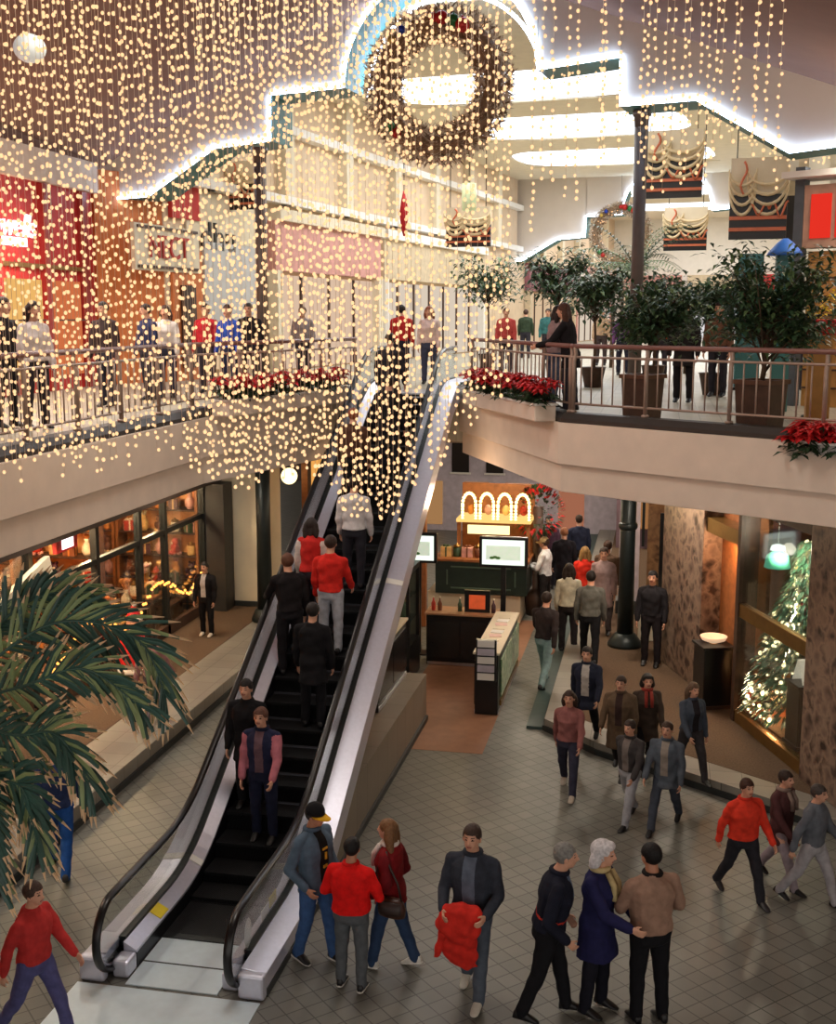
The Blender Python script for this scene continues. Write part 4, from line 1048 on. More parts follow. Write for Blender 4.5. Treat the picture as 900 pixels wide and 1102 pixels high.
MB().bbox((-12.05, 16.6, 7.72), (-11.95, 23.6, 7.80)).build('gold_band', M['bronze'], sf)
for i, (y0, y1) in enumerate(((18.6, 20.0), (20.4, 21.8), (22.2, 23.4))):
    MB().bbox((-12.04, y0, 5.6), (-12.0, y1, 7.5)).build('lit_display', mat_emit('display_%d' % i, ((255, 226, 130), (248, 190, 110), (240, 130, 80))[i], (.85, .7, .55)[i]), sf)
    for k in range(2): MB().bbox((-12.0, y0+.02, 6.1+.6*k), (-11.9, y1-.02, 6.13+.6*k)).build('shelf', M['dark_wood'], sf)
def at_s(px, py, s):
    r_ = ray(px, py); d = Vector((math.cos(PHI), -math.sin(PHI))); k = (s+CX*d.x+CY*d.y)/(r_.x*d.x+r_.y*d.y)
    return Vector((r_.x*k, r_.y*k, EYE+r_.z*k))
def st_box(name, m, parent, s0, s1, t0, t1, z0, z1, **k):
    P = [arc(s0, t0, z0), arc(s1, t0, z0), arc(s1, t1, z0), arc(s0, t1, z0)]; mb = MB()
    mb.add(P+[p+Vector((0, 0, z1-z0)) for p in P], [(3, 2, 1, 0), (4, 5, 6, 7), (0, 1, 5, 4), (1, 2, 6, 5), (2, 3, 7, 6), (3, 0, 4, 7)]); return mb.build(name, m, parent, **k)
tdir = arc(0, 1)-arc(0, 0); sdir = arc(1, 0)-arc(0, 0)
L0 = SL+.01
a1 = at_s(153, 268, SL+.1); a2 = at_s(207, 268, SL+.1); ta, tb = st(a1)[1], st(a2)[1]; zs_ = (a1.z+a2.z)/2
s1 = thing('storefront', 'orange lit shop front with red letters on a white framed sign, left in the arcade', 'shop front', arc(L0, (ta+tb)/2, UP))
st_box('wall_panel', M['orange_wall'], s1, L0, L0+.06, 1.2, tb+.5, UP+.002, 8.3)
st_box('lit_display', mat_emit('display_gold', (255, 200, 110), .8), s1, L0+.06, L0+.08, 1.6, tb-.2, UP+.4, 7.4)
for k in range(5): st_box('mullion', M['dark_wood'], s1, L0+.08, L0+.16, 1.5+(tb-1.6)*k/4, 1.6+(tb-1.6)*k/4, UP+.3, 7.5)
st_box('red_header', M['red_wall'], s1, L0, L0+.1, 1.2, tb+.4, 9.0, 9.8)
st_box('sign_board', M['cream'], s1, L0, L0+.10, ta-.3, tb+.3, zs_-.5, zs_+.5)
for z in (zs_-.45, zs_+.40): st_box('sign_rule', M['dark_wood'], s1, L0+.10, L0+.14, ta-.2, tb+.2, z, z+.06)
o_ = arc(SL+.14, (ta+tb)/2, zs_); sign_text(s1, 'NECT', .72, o_, tdir, (0, 0, 1), mat('letters_red', (180, 50, 44), .5), .02, 0, sx=(tb-ta)/2.3)
b1 = at_s(212, 258, SL+.1); b2 = at_s(258, 256, SL+.1); tc_, td = st(b1)[1], st(b2)[1]; zb = (b1.z+b2.z)/2
s2 = thing('storefront', 'pale grey shop front with black letters above, middle left of the arcade', 'shop front', arc(L0, (tc_+td)/2, UP))
p1, p2 = at_s(190, 300, SL+.1), at_s(286, 300, SL+.1); t1_, t2_ = st(p1)[1], st(p2)[1]
st_box('panel', mat('grey_panel', (196, 196, 194), .6, 0, .03), s2, L0, L0+.10, max(t1_, tb+.55), t2_, 6.6, 8.55)
st_box('header', M['cream'], s2, L0, L0+.06, tc_-.4, t2_, 8.56, 9.7)
sign_text(s2, 'dhu', .95, arc(SL+.08, (tc_+td)/2, zb), tdir, (0, 0, 1), M['black'], .03, 0, sx=(td-tc_)/1.7)
st_box('shop_window', mat_emit('display_peach', (255, 214, 170), .6), s2, L0+.02, L0+.04, tb+.6, t2_, UP+.2, 6.55)
for k in range(6): tt = tb+.6+(t2_-tb-.7)*k/5; st_box('mullion', M['cream'], s2, L0+.04, L0+.12, tt, tt+.1, UP+.1, 6.58)
# cream pilasters, swagged banners and further fronts
def front(label, s, side, t0, t1, c1, c2, glow):
    o = thing('storefront', label, 'shop front', arc(s, (t0+t1)/2, UP)); f = 1 if side < 0 else -1
    st_box('opening', mat_emit('glow_'+label[:12], glow, .55), o, s, s+.04*f, t0+.3, t1-.3, UP+.05, 7.9)
    st_box('header', c1, o, s, s+.25*f, t0, t1, 8.0, 9.3)
    st_box('cornice', c2, o, s, s+.4*f, t0, t1, 9.3, 9.6)
    for t in (t0, t1-.3): st_box('pilaster', c2, o, s, s+.3*f, t, t+.3, UP+.002, 8.0)
    n_ = max(2, int((t1-t0)/1.6))
    for k in range(1, n_): t = t0+(t1-t0)*k/n_; st_box('mullion', M['dark_wood'], o, s+.04*f, s+.1*f, t-.04, t+.04, UP+.05, 7.9)
    return o
pink = mat('pink_band', (206, 150, 140), .7); beige = mat('beige_band', (204, 186, 156), .7)
front('pink banded shop front far along the left of the arcade', L0, -1, t2_+.3, t2_+8, pink, M['cream'], (255, 220, 190))
front('beige shop front furthest along the left of the arcade', L0, -1, t2_+8.3, t2_+20, beige, M['white'], (255, 236, 214))
front('dark fronted shop beside the right column of the arcade', SR-.01, 1, 4, 11, mat('header_dark', (50, 44, 42), .5), beige, (250, 206, 160))
front('cream shop front in the middle of the arcade right side', SR-.01, 1, 11.3, 20, M['cream'], pink, (255, 226, 190))
front('pale shop front at the far right of the arcade', SR-.01, 1, 20.3, 32, beige, M['white'], (255, 236, 214))

for i_, (sa, sb_) in enumerate(((-6.2, -2.4), (-2.0, 1.8), (2.2, 6.2))):
    o = thing('storefront', ('lit shop front at the left of the far end wall of the arcade', 'lit shop front in the middle of the far end wall of the arcade', 'lit shop front at the right of the far end wall of the arcade')[i_], 'shop front', arc((sa+sb_)/2, 56.9, UP))
    st_box('lit_window', mat_emit('end_lit_%d' % i_, ((255, 220, 180), (240, 236, 236), (255, 206, 160))[i_], .7), o, sa, sb_, 56.9, 56.98, UP+.1, 8.2); st_box('header', (pink, beige, M['red_wall'])[i_], o, sa, sb_, 56.6, 56.98, 8.25, 9.4)
    for k in range(4): st_box('mullion', M['dark_wood'], o, sa+(sb_-sa)*k/3-.08, sa+(sb_-sa)*k/3+.08, 56.7, 56.89, UP+.01, 8.2)
front('plum banded shop front beyond the second arch on the left of the arcade', L0, -1, 33.5, 44, mat('plum_band', (150, 96, 104), .7), beige, (255, 220, 180))
front('white shop front beyond the second arch on the left of the arcade, furthest in', L0, -1, 44.3, 56, M['white'], pink, (255, 236, 214))
front('grey green shop front beyond the second arch on the right of the arcade', SR-.01, 1, 33.5, 52, mat('sage_band', (150, 164, 146), .7), M['cream'], (255, 226, 190))
nt_ = 40
for sd, f in ((SL, 1), (SR, -1)):
    mb = MB()
    for t in [2.6+4.2*k for k in range(13)]:
        if f < 0 and t < 4: continue
        P4 = [arc(sd, t, 9.75), arc(sd+f*.28, t, 9.75), arc(sd+f*.28, t+.55, 9.75), arc(sd, t+.55, 9.75)]; mb.add(P4+[p+Vector((0, 0, 3.24)) for p in P4], [(3, 2, 1, 0), (4, 5, 6, 7), (0, 1, 5, 4), (1, 2, 6, 5), (2, 3, 7, 6), (3, 0, 4, 7)])
    struct('trim_%d' % nt_, mb, M['cream']); nt_ += 1
    for z in (9.75, 11.6): struct('trim_%d' % nt_, wall_s(sd, 1.2 if f > 0 else 3.6, 31.9, z, z+.22, .34, f), M['white']); nt_ += 1
# hanging banners: cream swag over a black panel with ribbon and gilt rules
m_swag = mat('swag_cream', (226, 206, 166), .7, 0, .08, 6); m_rib = mat('ribbon_copper', (206, 112, 76), .45, .1, .1, 6)
def banner(label, x0, y0, x1, y1, t):
    a, b = at_t(x0, y1, t), at_t(x1, y0, t); w = st(b)[0]-st(a)[0]; h = b.z-a.z; s0 = st(a)[0]; z0 = a.z
    o = thing('hanging_banner', label, 'banner', arc(s0+w/2, t, z0)); P = lambda u, v, d=0: arc(s0+u*w, t-d, z0+v*h)
    st_box('panel', M['black'], o, s0, s0+w, t, t+.1, z0, z0+h*.55); st_box('backing', M['cream'], o, s0, s0+w, t, t+.1, z0+h*.55, z0+h)
    for v in (.10, .24): st_box('gilt_rule', m_rib, o, s0, s0+w, t-.05, t, z0+h*v, z0+h*(v+.045))
    for k, (c, r1) in enumerate(((.22, .24), (.66, .36))):
        mb = MB(); 
        for q in range(4): mb.tube([P(c+r1*math.cos(math.pi+math.pi*i/12), .86-.05*q-.20*math.sin(math.pi*i/12)*(1+.35*q), .10-.015*q) for i in range(13)], [.012*w+.022*w*math.sin(math.pi*i/12) for i in range(13)], 6)
        mb.build('swag', m_swag, o)
    mb = MB()
    for c, sg_ in ((.70, 1), (.70, -1)): mb.tube([P(c+sg_*.03*i*1.2, .36+.10*math.sin(i*.9)*(1 if sg_ > 0 else .7), .07) for i in range(10)], .02*w, 6)
    mb.tube([P(.24+.05*math.sin(i*.8), .95-.05*i, .12) for i in range(9)], .022*w, 6); mb.build('ribbon', m_rib, o)
    top = roofz(0)
    for u_ in (.1, .9): q = P(u_, 1); MB().tube([q, Vector((q.x, q.y, 13.02))], .012, 5).build('hanging_rod', M['black_metal'], o)
banner('large black and cream swagged banner right of the slim column, nearest of the banners', 784, 168, 850, 258, 3.2)
banner('black and cream swagged banner hanging just right of the slim column', 692, 138, 758, 214, 6.5)
banner('smaller black and cream banner hanging below the others in the arcade', 714, 222, 762, 270, 12)
banner('black and gold banner low on the left of the arch opening', 480, 222, 528, 266, 9)
banner('black and gold banner at the far left inside the arch', 246, 172, 284, 226, 4)
# red pendant decoration and lantern
q = at_d(435, 230, 27); o = thing('pendant', 'red spindle shaped pendant hanging in the arch opening', 'ornament', (q.x, q.y, q.z-.5))
MB().lathe([(.02, q.z-.5), (.07, q.z-.3), (.11, q.z), (.07, q.z+.28), (.02, q.z+.5)], (q.x, q.y, 0), 12).build('spindle', m_bract, o); MB().tube([q+Vector((0, 0, .49)), Vector((q.x, q.y, 13.02))], .01, 5).build('cord', M['black_metal'], o)
q = at_d(505, 212, 27); o = thing('lantern', 'pale green paper lantern hanging below the big wreath', 'lantern', (q.x, q.y, q.z-.3))
MB().lathe([(.16, q.z-.3), (.17, q.z), (.16, q.z+.3)], (q.x, q.y, 0), 16).build('shade', mat('lantern_green', (214, 226, 176), .6, 0, .05, emit=.3), o); MB().tube([q+Vector((0, 0, .29)), Vector((q.x, q.y, 13.02))], .01, 5).build('cord', M['black_metal'], o)

# ================================================================ UPPER RIGHT SHOP
a = at_d(868, 262, 19.5)
rsx = a.x
us = thing('kiosk', 'wooden shop stall with a red glazed sign at the upper right edge', 'shop stall', (rsx+1.2, a.y, UP))
wd = mat('stall_boards', (190, 140, 76), .6, 0, .15, 5)
U = lambda u, v, z: Vector((rsx, a.y, z))+Vector((.86, -.51, 0))*u+Vector((.51, .86, 0))*v
def ubox(name, m, u0, u1, v0, v1, z0, z1):
    P = [U(u0, v0, z0), U(u1, v0, z0), U(u1, v1, z0), U(u0, v1, z0)]; mb = MB(); mb.add(P+[p+Vector((0, 0, z1-z0)) for p in P], [(3, 2, 1, 0), (4, 5, 6, 7), (0, 1, 5, 4), (1, 2, 6, 5), (2, 3, 7, 6), (3, 0, 4, 7)]); return mb.build(name, m, us)
ubox('boarded_wall', wd, 0, 3, .1, .3, UP+.002, 7.85)
for k in range(7): ubox('batten', M['dark_wood'], .02, 3, .06, .1, 5.6+k*.3, 5.63+k*.3)
ubox('sign_frame', mat('sign_frame', (176, 140, 120), .6), -.05, 3, -.05, .3, 7.9, 8.9)
for k in range(4): ubox('red_pane', mat_emit('pane_red', (226, 50, 36), .8), .08+k*.42, .42+k*.42, -.08, -.05, 8.05, 8.75)
ubox('corner_post', mat('post_slate', (76, 84, 92), .5), -.22, -.06, -.05, .15, UP+.002, 9.2)
ubox('roof_edge', M['white'], -.3, 3.2, -.4, .4, 9.0, 9.1)
q = at_d(845, 275, 18.5); tp_ = thing('banner_post', 'teal post with a blue cap behind the tall tub tree', 'post', (q.x, q.y, UP))
MB().bbox((q.x-.13, q.y-.13, UP+.002), (q.x+.13, q.y+.13, q.z)).build('shaft', M['teal'], tp_); MB().lathe([(.28, q.z), (.24, q.z+.07), (.12, q.z+.2), (.04, q.z+.26)], (q.x, q.y, 0), 16).build('cap', mat('cap_blue', (50, 110, 200), .5), tp_)
q = at_d(808, 300, 24); tp_ = thing('banner_post', 'wide teal board standing behind the tub trees', 'board', (q.x, q.y, UP))
MB().bbox((q.x-.25, q.y, UP+.002), (q.x+.25, q.y+.06, q.z+.5)).build('board', M['teal'], tp_)
MB().bbox((q.x-.3, q.y-.2, UP+.001), (q.x+.3, q.y+.25, UP+.06)).build('foot', M['black_metal'], tp_)
q = at_d(884, 352, 17.0); o = thing('display_box', 'bright red box on a stand by the yellow flowers', 'display box', (q.x, q.y, UP)); MB().box((q.x, q.y, q.z), (.42, .3, .22)).build('box', m_bract, o, bevel=.02); MB().bbox((q.x-.16, q.y-.12, UP+.002), (q.x+.16, q.y+.12, q.z-.11)).build('stand', wd, o)

# ================================================================ LOWER LEFT SHOP
SX = -9.8
sh = thing('storefront', 'warmly lit lower shop front with dark frames on the left', 'shop front', (SX, 18, .3))
ysm = [8, 10.2, 12.4, 14.6, 16.9, 19.2, 21.0, 22.2, 24.3]
for y in ysm: MB().bbox((SX-.06, y-.06, .306), (SX+.06, y+.06, 3.15)).build('mullion', M['black_metal'], sh)
MB().bbox((SX-.05, 8, 2.42), (SX+.05, 24.3, 2.52)).build('transom', M['black_metal'], sh)
MB().bbox((SX-.06, 8, .306), (SX+.06, 24.3, .52)).build('sill', M['dark_wood'], sh)
for y0, y1 in zip(ysm, ysm[1:]):
    if abs(y0-16.9) < .1: continue
    MB().bbox((SX-.008, y0+.06, .53), (SX+.008, y1-.06, 3.1)).build('pane', M['glass'], sh)
MB().bbox((SX-.12, 8, 3.16), (SX+.25, 24.9, 3.72)).build('sign_fascia', mat('fascia_dark', (62, 50, 44), .5), sh)
MB().bbox((SX-.1, 8, 3.722), (SX+.18, 24.9, 4.325)).build('bulkhead', M['black_metal'], sh)
MB().bbox((SX-.1, 24.3, .306), (SX+.5, 24.84, 3.155)).build('end_jamb', mat('jamb_dark', (48, 46, 44), .5), sh)
a = at_x(72, 566, SX+.27); sign_text(sh, 'IIIO', .42, (SX+.265, a.y, a.z), (0, 1, 0), (0, 0, 1), mat('letters_bronze', (116, 92, 70), .4, .5), .02, 0, sx=1.6)
a = at_x(71, 582, SX+.12); o = thing('lit_sign', 'small white and red lit sign under the dark shop fascia', 'sign', (SX+.1, a.y, a.z-.16))
MB().bbox((SX+.065, a.y-.36, a.z-.16), (SX+.14, a.y+.36, a.z+.16)).build('case', m_bract, o); MB().bbox((SX+.135, a.y-.18, a.z-.12), (SX+.15, a.y+.20, a.z+.12)).build('lit_face', m_wsign, o)
a = at_x(40, 606, SX+.5); b = at_x(58, 622, SX+.5); o = thing('price_board', 'slanting cream board with a wooden edge at the shop entrance', 'board', (SX+.3, a.y, .306))
MB().bar((SX+.2, a.y-.5, 2.35), (SX+.2, a.y+.9, 2.75), .1, .5).build('board', M['cream'], o); MB().bar((SX+.26, a.y-.52, 2.08), (SX+.26, a.y+.92, 2.48), .1, .06).build('edge', M['wood'], o)
MB().bbox((SX+.12, a.y+.1, .307), (SX+.2, a.y+.2, 2.6)).build('support', M['dark_wood'], o)
struct('wall_shop_end', MB().bbox((-13.9, 24.9, .31), (-9.8, 25.1, 4.3)), M['orange_wall'])
# shelves with goods
goods_mats = [mat('good_%d' % i, c, .45, 0, .2, 10) for i, c in enumerate([(190, 60, 44), (226, 186, 120), (120, 70, 44), (236, 220, 190), (60, 84, 60), (206, 130, 60), (80, 50, 60), (214, 160, 150)])]
rg_ = random.Random(9); gproto = {}
def good(kind, loc, i, label, group):
    m = goods_mats[i % 8]
    key = (kind, i % 8)
    if key in gproto: return dup(gproto[key], loc, rg_.uniform(0, 6), label, group)
    name = ('gift_box', 'vase', 'toy_bear', 'lidded_jar')[kind]; o = thing(name, label, name.replace('_', ' '), loc, 0, group)
    if kind == 0:
        MB().box((0, 0, .11), (.24, .2, .22)).build('box', m, o, local=True); w_ = MB(); w_.box((0, 0, .111), (.035, .206, .226)); w_.box((0, 0, .111), (.246, .035, .226)); w_.ball((.04, 0, .24), (.05, .03, .03), 8, 6); w_.ball((-.04, 0, .24), (.05, .03, .03), 8, 6); w_.build('ribbon', goods_mats[(i+3) % 8], o, local=True)
    elif kind == 1:
        MB().lathe([(.06, 0), (.11, .1), (.10, .2), (.04, .3), (.06, .36)], n=14).build('vase_body', m, o, local=True); w_ = MB()
        for k in range(9): w_.tube([(0, 0, .3), (.1*math.cos(k), .1*math.sin(k), .52)], .008, 4); w_.ball((.1*math.cos(k), .1*math.sin(k), .54), .035, 7, 5)
        w_.build('dried_flowers', goods_mats[(i+2) % 8], o, local=True)
    elif kind == 2:
        w_ = MB(); w_.ball((0, 0, .12), (.1, .09, .12), 12, 8); w_.ball((0, .01, .28), .08, 12, 8)
        for s in (-1, 1): w_.ball((s*.06, 0, .35), .03, 8, 6); w_.ball((s*.11, .04, .16), (.035, .05, .07), 8, 6); w_.ball((s*.06, .1, .04), (.04, .08, .04), 8, 6)
        w_.build('bear_body', m, o, local=True); MB().ball((0, .08, .26), (.035, .03, .028), 8, 6).build('muzzle', M['cream'], o, local=True)
    else:
        MB().lathe([(.08, 0), (.09, .03), (.09, .2), (.07, .22)], n=14).build('jar', m, o, local=True); MB().lathe([(.085, .222), (.085, .26), (.02, .28), (.02, .31)], n=14).build('lid', M['bronze'], o, local=True)
    gproto[key] = o; return o
for k, (x, y) in enumerate(((-12.9, 24.55), (-10.9, 24.55), (-11.9, 21.6), (-11.9, 18.6))):
    o = thing('shelf_unit', ('tall wooden shelf unit of gifts against the end wall, deep inside the lit shop', 'tall wooden shelf unit of gifts against the end wall nearest the cream wall', 'tall wooden shelf unit of gifts standing in the middle of the lit shop', 'tall wooden shelf unit of gifts standing nearest the palm in the lit shop')[k], 'shelf', (x, y, .306))
    for s in (-1, 1): MB().bbox((x+s*.95-.03, y-.25, .307), (x+s*.95+.03, y+.2, 3.2)).build('side', M['wood'], o)
    MB().bbox((x-.92, y+.2, .307), (x+.92, y+.22, 3.2)).build('back', mat('shelf_back', (214, 150, 92), .6, 0, .1), o)
    for q in range(6): MB().bbox((x-.92, y-.25, .45+q*.52), (x+.92, y+.195, .48+q*.52)).build('shelf_board', M['dark_wood'], o)
    for q in range(5):
        for j in range(5): good((k+q+j) % 4, (x-.74+j*.37, y-.06, .4805+q*.52), k*7+q*3+j, 'small gift on the wooden shelves of the lit lower shop', 'gifts on the lower shop shelves')
gl_ = MB(); r = random.Random(21)
for i in range(70): y = 17+7.2*i/70; gl_.ball((SX+.10, y, 1.25+.25*math.sin(y*2.1)+r.uniform(-.05, .05)), .03, 6, 4)
g = gl_.build('light_garland', mat_emit('bulb_orange', (255, 160, 70), 3)); tag(g, 'garland of orange bulbs looped along the lower shop windows', 'string lights', kind='stuff')
for j, (px, py) in enumerate(((20, 660), (95, 650), (120, 640), (160, 655), (185, 645), (205, 640))):
    q = at_x(px, py, SX-.75); q.y = min(q.y, 23.6-.0); o = thing('display_table', ('low display table by the shop entrance behind the palm', 'low display table behind the first window bay', 'low display table behind the second window bay', 'low display table behind the third window bay', 'low display table in the last window bay but one', 'low display table in the window bay nearest the cream wall')[j], 'table', (q.x, q.y, .306))
    MB().bbox((q.x-.35, q.y-.5, .95), (q.x+.35, q.y+.5, 1.0)).build('table_top', M['wood'], o)
    for sx in (-1, 1):
        for sy in (-1, 1): MB().bbox((q.x+sx*.3-.03, q.y+sy*.44-.03, .307), (q.x+sx*.3+.03, q.y+sy*.44+.03, .95)).build('leg', M['dark_wood'], o)
    for k in range(4): good((j+k) % 4, (q.x+.14*(1 if k % 2 else -1), q.y-.36+.24*k, 1.0005), j*3+k+2, 'small gift on a display table in the lit shop window', 'gifts on the window tables')
# figurine in red coat
q = at_x(145, 692, SX+.45); q.z = .306
fg = thing('figurine', 'small figure in red coat and hat with white beard by the shop window', 'figurine', (q.x, q.y, .306))
F = lambda x, y, z: Vector((q.x+x, q.y+y, .307+z))
MB().lathe([(.02, .0+.307), (.30, .31), (.33, .5), (.28, .85), (.2, 1.05), (.1, 1.12)], (q.x, q.y, 0), 18).build('coat', m_bract, fg)
b = MB(); b.lathe([(.335, .32), (.36, .36), (.335, .42)], (q.x, q.y, 0), 18); b.build('fur_trim', M['white'], fg)
MB().ball(F(0, 0, .92), .14, 16, 12).build('head', skin('fair'), fg)
w_ = MB(); w_.ball(F(.06, -.05, .83), (.13, .12, .13), 12, 8); w_.ball(F(.07, -.05, .76), (.09, .08, .12), 12, 8); w_.build('beard', M['white'], fg)
w_ = MB(); w_.lathe([(.15, 1.307), (.13, 1.37), (.05, 1.52), (.015, 1.56)], (q.x, q.y, 0), 14); w_.build('hat', m_bract, fg); w_ = MB(); w_.ring(F(0, 0, 1.0), .14, .03, 'z', 20, 8); w_.ball(F(.02, 0, 1.27), .045, 10, 8); w_.build('hat_trim', M['white'], fg)
for s in (-1, 1):
    w_ = MB(); w_.tube([F(.05, s*.2, .72), F(.18, s*.3, .56), F(.30, s*.2, .55)], [.08, .075, .06], 8); w_.build('arm', m_bract, fg)
# benches by the shop window
q = at_z(185, 668, .306); o = thing('bench', 'dark bench beside the man in front of the shop window', 'bench', (q.x, q.y, .306))
MB().box((q.x, q.y, .306+.44), (.42, 1.0, .05)).build('seat', M['dark_wood'], o); MB().bar((q.x-.2, q.y-.5, 1.0), (q.x-.2, q.y+.5, 1.0), .04, .3).build('backrest', M['dark_wood'], o)
for sx in (-1, 1):
    for sy in (-1, 1): MB().bbox((q.x+sx*.18-.02, q.y+sy*.45-.02, .307), (q.x+sx*.18+.02, q.y+sy*.45+.02, .306+.42)).build('leg', M['black_metal'], o)

# ================================================================ KIOSK IN THE MIDDLE
def counter(label, a, b, h, depth, side, z=0., top=None):
    a, b = Vector(a), Vector(b); d = (b-a).normalized(); n = Vector((d.y, -d.x))*side; c = (a+b)/2+n*depth/2; L = (b-a).length; ang = math.atan2(d.y, d.x)
    o = thing('kiosk_counter', label, 'counter', (c.x, c.y, z), ang)
    mb = MB(); mb.box((c.x, c.y, z+h/2), (L, depth, h-.01), ang); mb.build('cabinet', M['black'], o, bevel=.01)
    MB().box((c.x, c.y, z+h+.015), (L+.06, depth+.06, .04), ang).build('worktop', top or M['cream'], o, bevel=.006)
    MB().box((c.x, c.y, z+.04), (L-.04, depth+.02, .06), ang).build('kick_plate', M['steel'], o)
    k = max(2, int(L/.7))
    for i in range(k):
        q = a+d*(L*(i+.5)/k)-n*.006; MB().box((q.x, q.y, z+h*.52), (L/k-.05, .012, h*.72), ang).build('panel', mat('panel_black', (34, 33, 34), .25), o)
    return o
counter('long black counter with papers on the plinth beside the escalator', (-4.06, 16.9), (-4.06, 18.95), .95, .5, -1, .802)
counter('black counter at the back of the orange floored kiosk', (-4.35, 22.2), (-3.0, 22.2), 1.02, .55, -1, .0045, mat('top_wood', (170, 128, 92), .5))
counter('black counter end with leaflet cards, right side of the kiosk', (-2.96, 19.45), (-2.96, 22.3), 1.08, .40, 1, .0045)
gp2 = MB().bbox((-2.555, 19.75, .25), (-2.53, 22.3, .92)); o = gp2.build('picture_panel', mat_stone('panel_green', [(60, 96, 70), (190, 206, 176), (110, 150, 110), (226, 226, 200)], 5, .3)); tag(o, 'green and white picture panel on the side of the right kiosk counter', 'picture panel')
MB().bbox((-2.56, 19.7, .1), (-2.53, 22.3, .2)).build('light_strip', M['bronze'], None) and None
o = C.objects['light_strip']; tag(o, 'thin brass strip along the foot of the right kiosk counter', 'trim strip')
for i in range(7):
    k = i % 3; y = 17.15+.27*i; o = MB().box((-4.3, y, 1.788), (.21, .2, .008), .2*k).build('leaflet', (M['white'], M['cream'], mat('paper_pink', (226, 190, 180), .6))[k]); tag(o, 'flat leaflet lying on the long counter beside the escalator', 'leaflet', 'leaflets on the long counter')
for i in range(8):
    k = i % 3; y = 20.0+.27*i; o = MB().box((-2.76, y, 1.125), (.22, .19, .01), .15*k-.1).build('leaflet', (M['white'], M['cream'], mat('paper_pink', (226, 190, 180), .6))[k]); tag(o, 'flat leaflet lying on the right kiosk counter', 'leaflet', 'leaflets on the right kiosk counter')
rk = thing('leaflet_rack', 'black rack of pale leaflets on the end of the right kiosk counter', 'rack', (-2.75, 19.42, .62))
MB().bbox((-2.93, 19.36, .62), (-2.58, 19.43, 1.36)).build('back_board', M['black'], rk)
for i in range(5): MB().bbox((-2.90, 19.325, .66+i*.145), (-2.61, 19.355, .775+i*.145)).build('leaflet_row', (M['white'], mat('paper_lilac', (190, 184, 196), .6))[i % 2], rk)
rk = thing('leaflet_rack', 'black rack of pale leaflets on the near end of the long counter', 'rack', (-4.3, 16.86, 1.2))
MB().bbox((-4.52, 16.82, 1.2), (-4.1, 16.89, 2.0)).build('back_board', M['black'], rk)
for i in range(5): MB().bbox((-4.48, 16.785, 1.24+i*.15), (-4.14, 16.815, 1.36+i*.15)).build('leaflet_row', (M['white'], mat('paper_lilac', (190, 184, 196), .6))[i % 2], rk)
# framed orange picture on the back counter, dark box beside it
o = thing('framed_picture', 'black framed orange picture standing on the back kiosk counter', 'picture', (-3.35, 22.4, 1.05))
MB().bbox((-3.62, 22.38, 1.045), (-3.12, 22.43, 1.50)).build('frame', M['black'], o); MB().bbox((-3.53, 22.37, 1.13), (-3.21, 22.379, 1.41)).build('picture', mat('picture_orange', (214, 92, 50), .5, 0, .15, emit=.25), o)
for i, x in enumerate((-4.25, -4.12, -3.72, -3.05)):
    o = thing('bottle', 'small bottle standing on the back kiosk counter', 'bottle', (x, 22.42, 1.05), 0, 'bottles on the back counter'); MB().lathe([(.04, 1.045), (.045, 1.2), (.018, 1.26), (.018, 1.31)], (x, 22.42, 0), 12).build('bottle_body', goods_mats[i*2 % 8], o); MB().lathe([(.02, 1.311), (.02, 1.34)], (x, 22.42, 0), 10).build('stopper', M['cream'], o)
def lightbox(label, px0, py0, px1, py1, y, z0, pole):
    a, b = at_y(px0, py1, y), at_y(px1, py0, y); o = thing('light_box_sign', label, 'sign', ((a.x+b.x)/2, y, z0))
    MB().bbox((a.x-.06, y, a.z-.06), (b.x+.06, y+.12, b.z+.06)).build('case', M['black'], o, bevel=.02)
    MB().bbox((a.x, y-.012, a.z), (b.x, y-.001, b.z)).build('lit_face', mat_emit('lightbox_'+str(px0), (236, 248, 232), 1.0), o)
    MB().bbox((a.x+.08, y-.016, a.z+.10), (b.x-.08, y-.0125, b.z-.12)).build('map_field', mat('map_field', (206, 226, 210), .5, 0, .08, 9, emit=.45), o)
    w_ = MB()
    for k in range(3): w_.ball((a.x+.2+.06*k, y-.017, a.z+.14+.015*(k % 2)), (.05, .003, .028), 8, 6)
    w_.build('leaf_emblem', mat('emblem_green', (70, 130, 60), .5), o)
    if pole: MB().bbox(((a.x+b.x)/2-.05, y+.03, z0), ((a.x+b.x)/2+.05, y+.1, a.z-.06)).build('pole', M['black'], o); MB().bbox(((a.x+b.x)/2-.22, y-.1, z0), ((a.x+b.x)/2+.22, y+.22, z0+.02)).build('foot', M['black'], o)
lightbox('lit white directory board on a black pole behind the right kiosk counter', 519, 582, 565, 607, 23.0, .0045, True)
lightbox('lit white board half hidden by the escalator on the left of the kiosk', 433, 577, 467, 602, 22.9, .0045, True)
# dark glazed cabinet left
o = thing('display_cabinet', 'tall dark glazed cabinet standing behind the long counter beside the escalator', 'cabinet', (-4.75, 21.4, 0))
MB().bbox((-5.1, 20.9, .005), (-4.42, 21.9, .7)).build('base', M['black'], o); MB().bbox((-5.1, 20.9, 2.05), (-4.42, 21.9, 2.15)).build('top', M['black'], o); MB().bbox((-5.08, 21.86, .71), (-4.44, 21.89, 2.04)).build('back_panel', mat('cab_back', (84, 92, 84), .3), o)
for x in (-5.07, -4.45):
    for y in (20.93, 21.85): MB().bbox((x-.03, y-.03, .7), (x+.03, y+.03, 2.05)).build('post', M['black'], o)
for z in (1.1, 1.55): MB().bbox((-5.05, 20.95, z), (-4.47, 21.84, z+.02)).build('glass_shelf', M['glass'], o)
MB().bbox((-5.05, 20.915, .72), (-4.47, 20.925, 2.03)).build('pane', M['glass'], o)
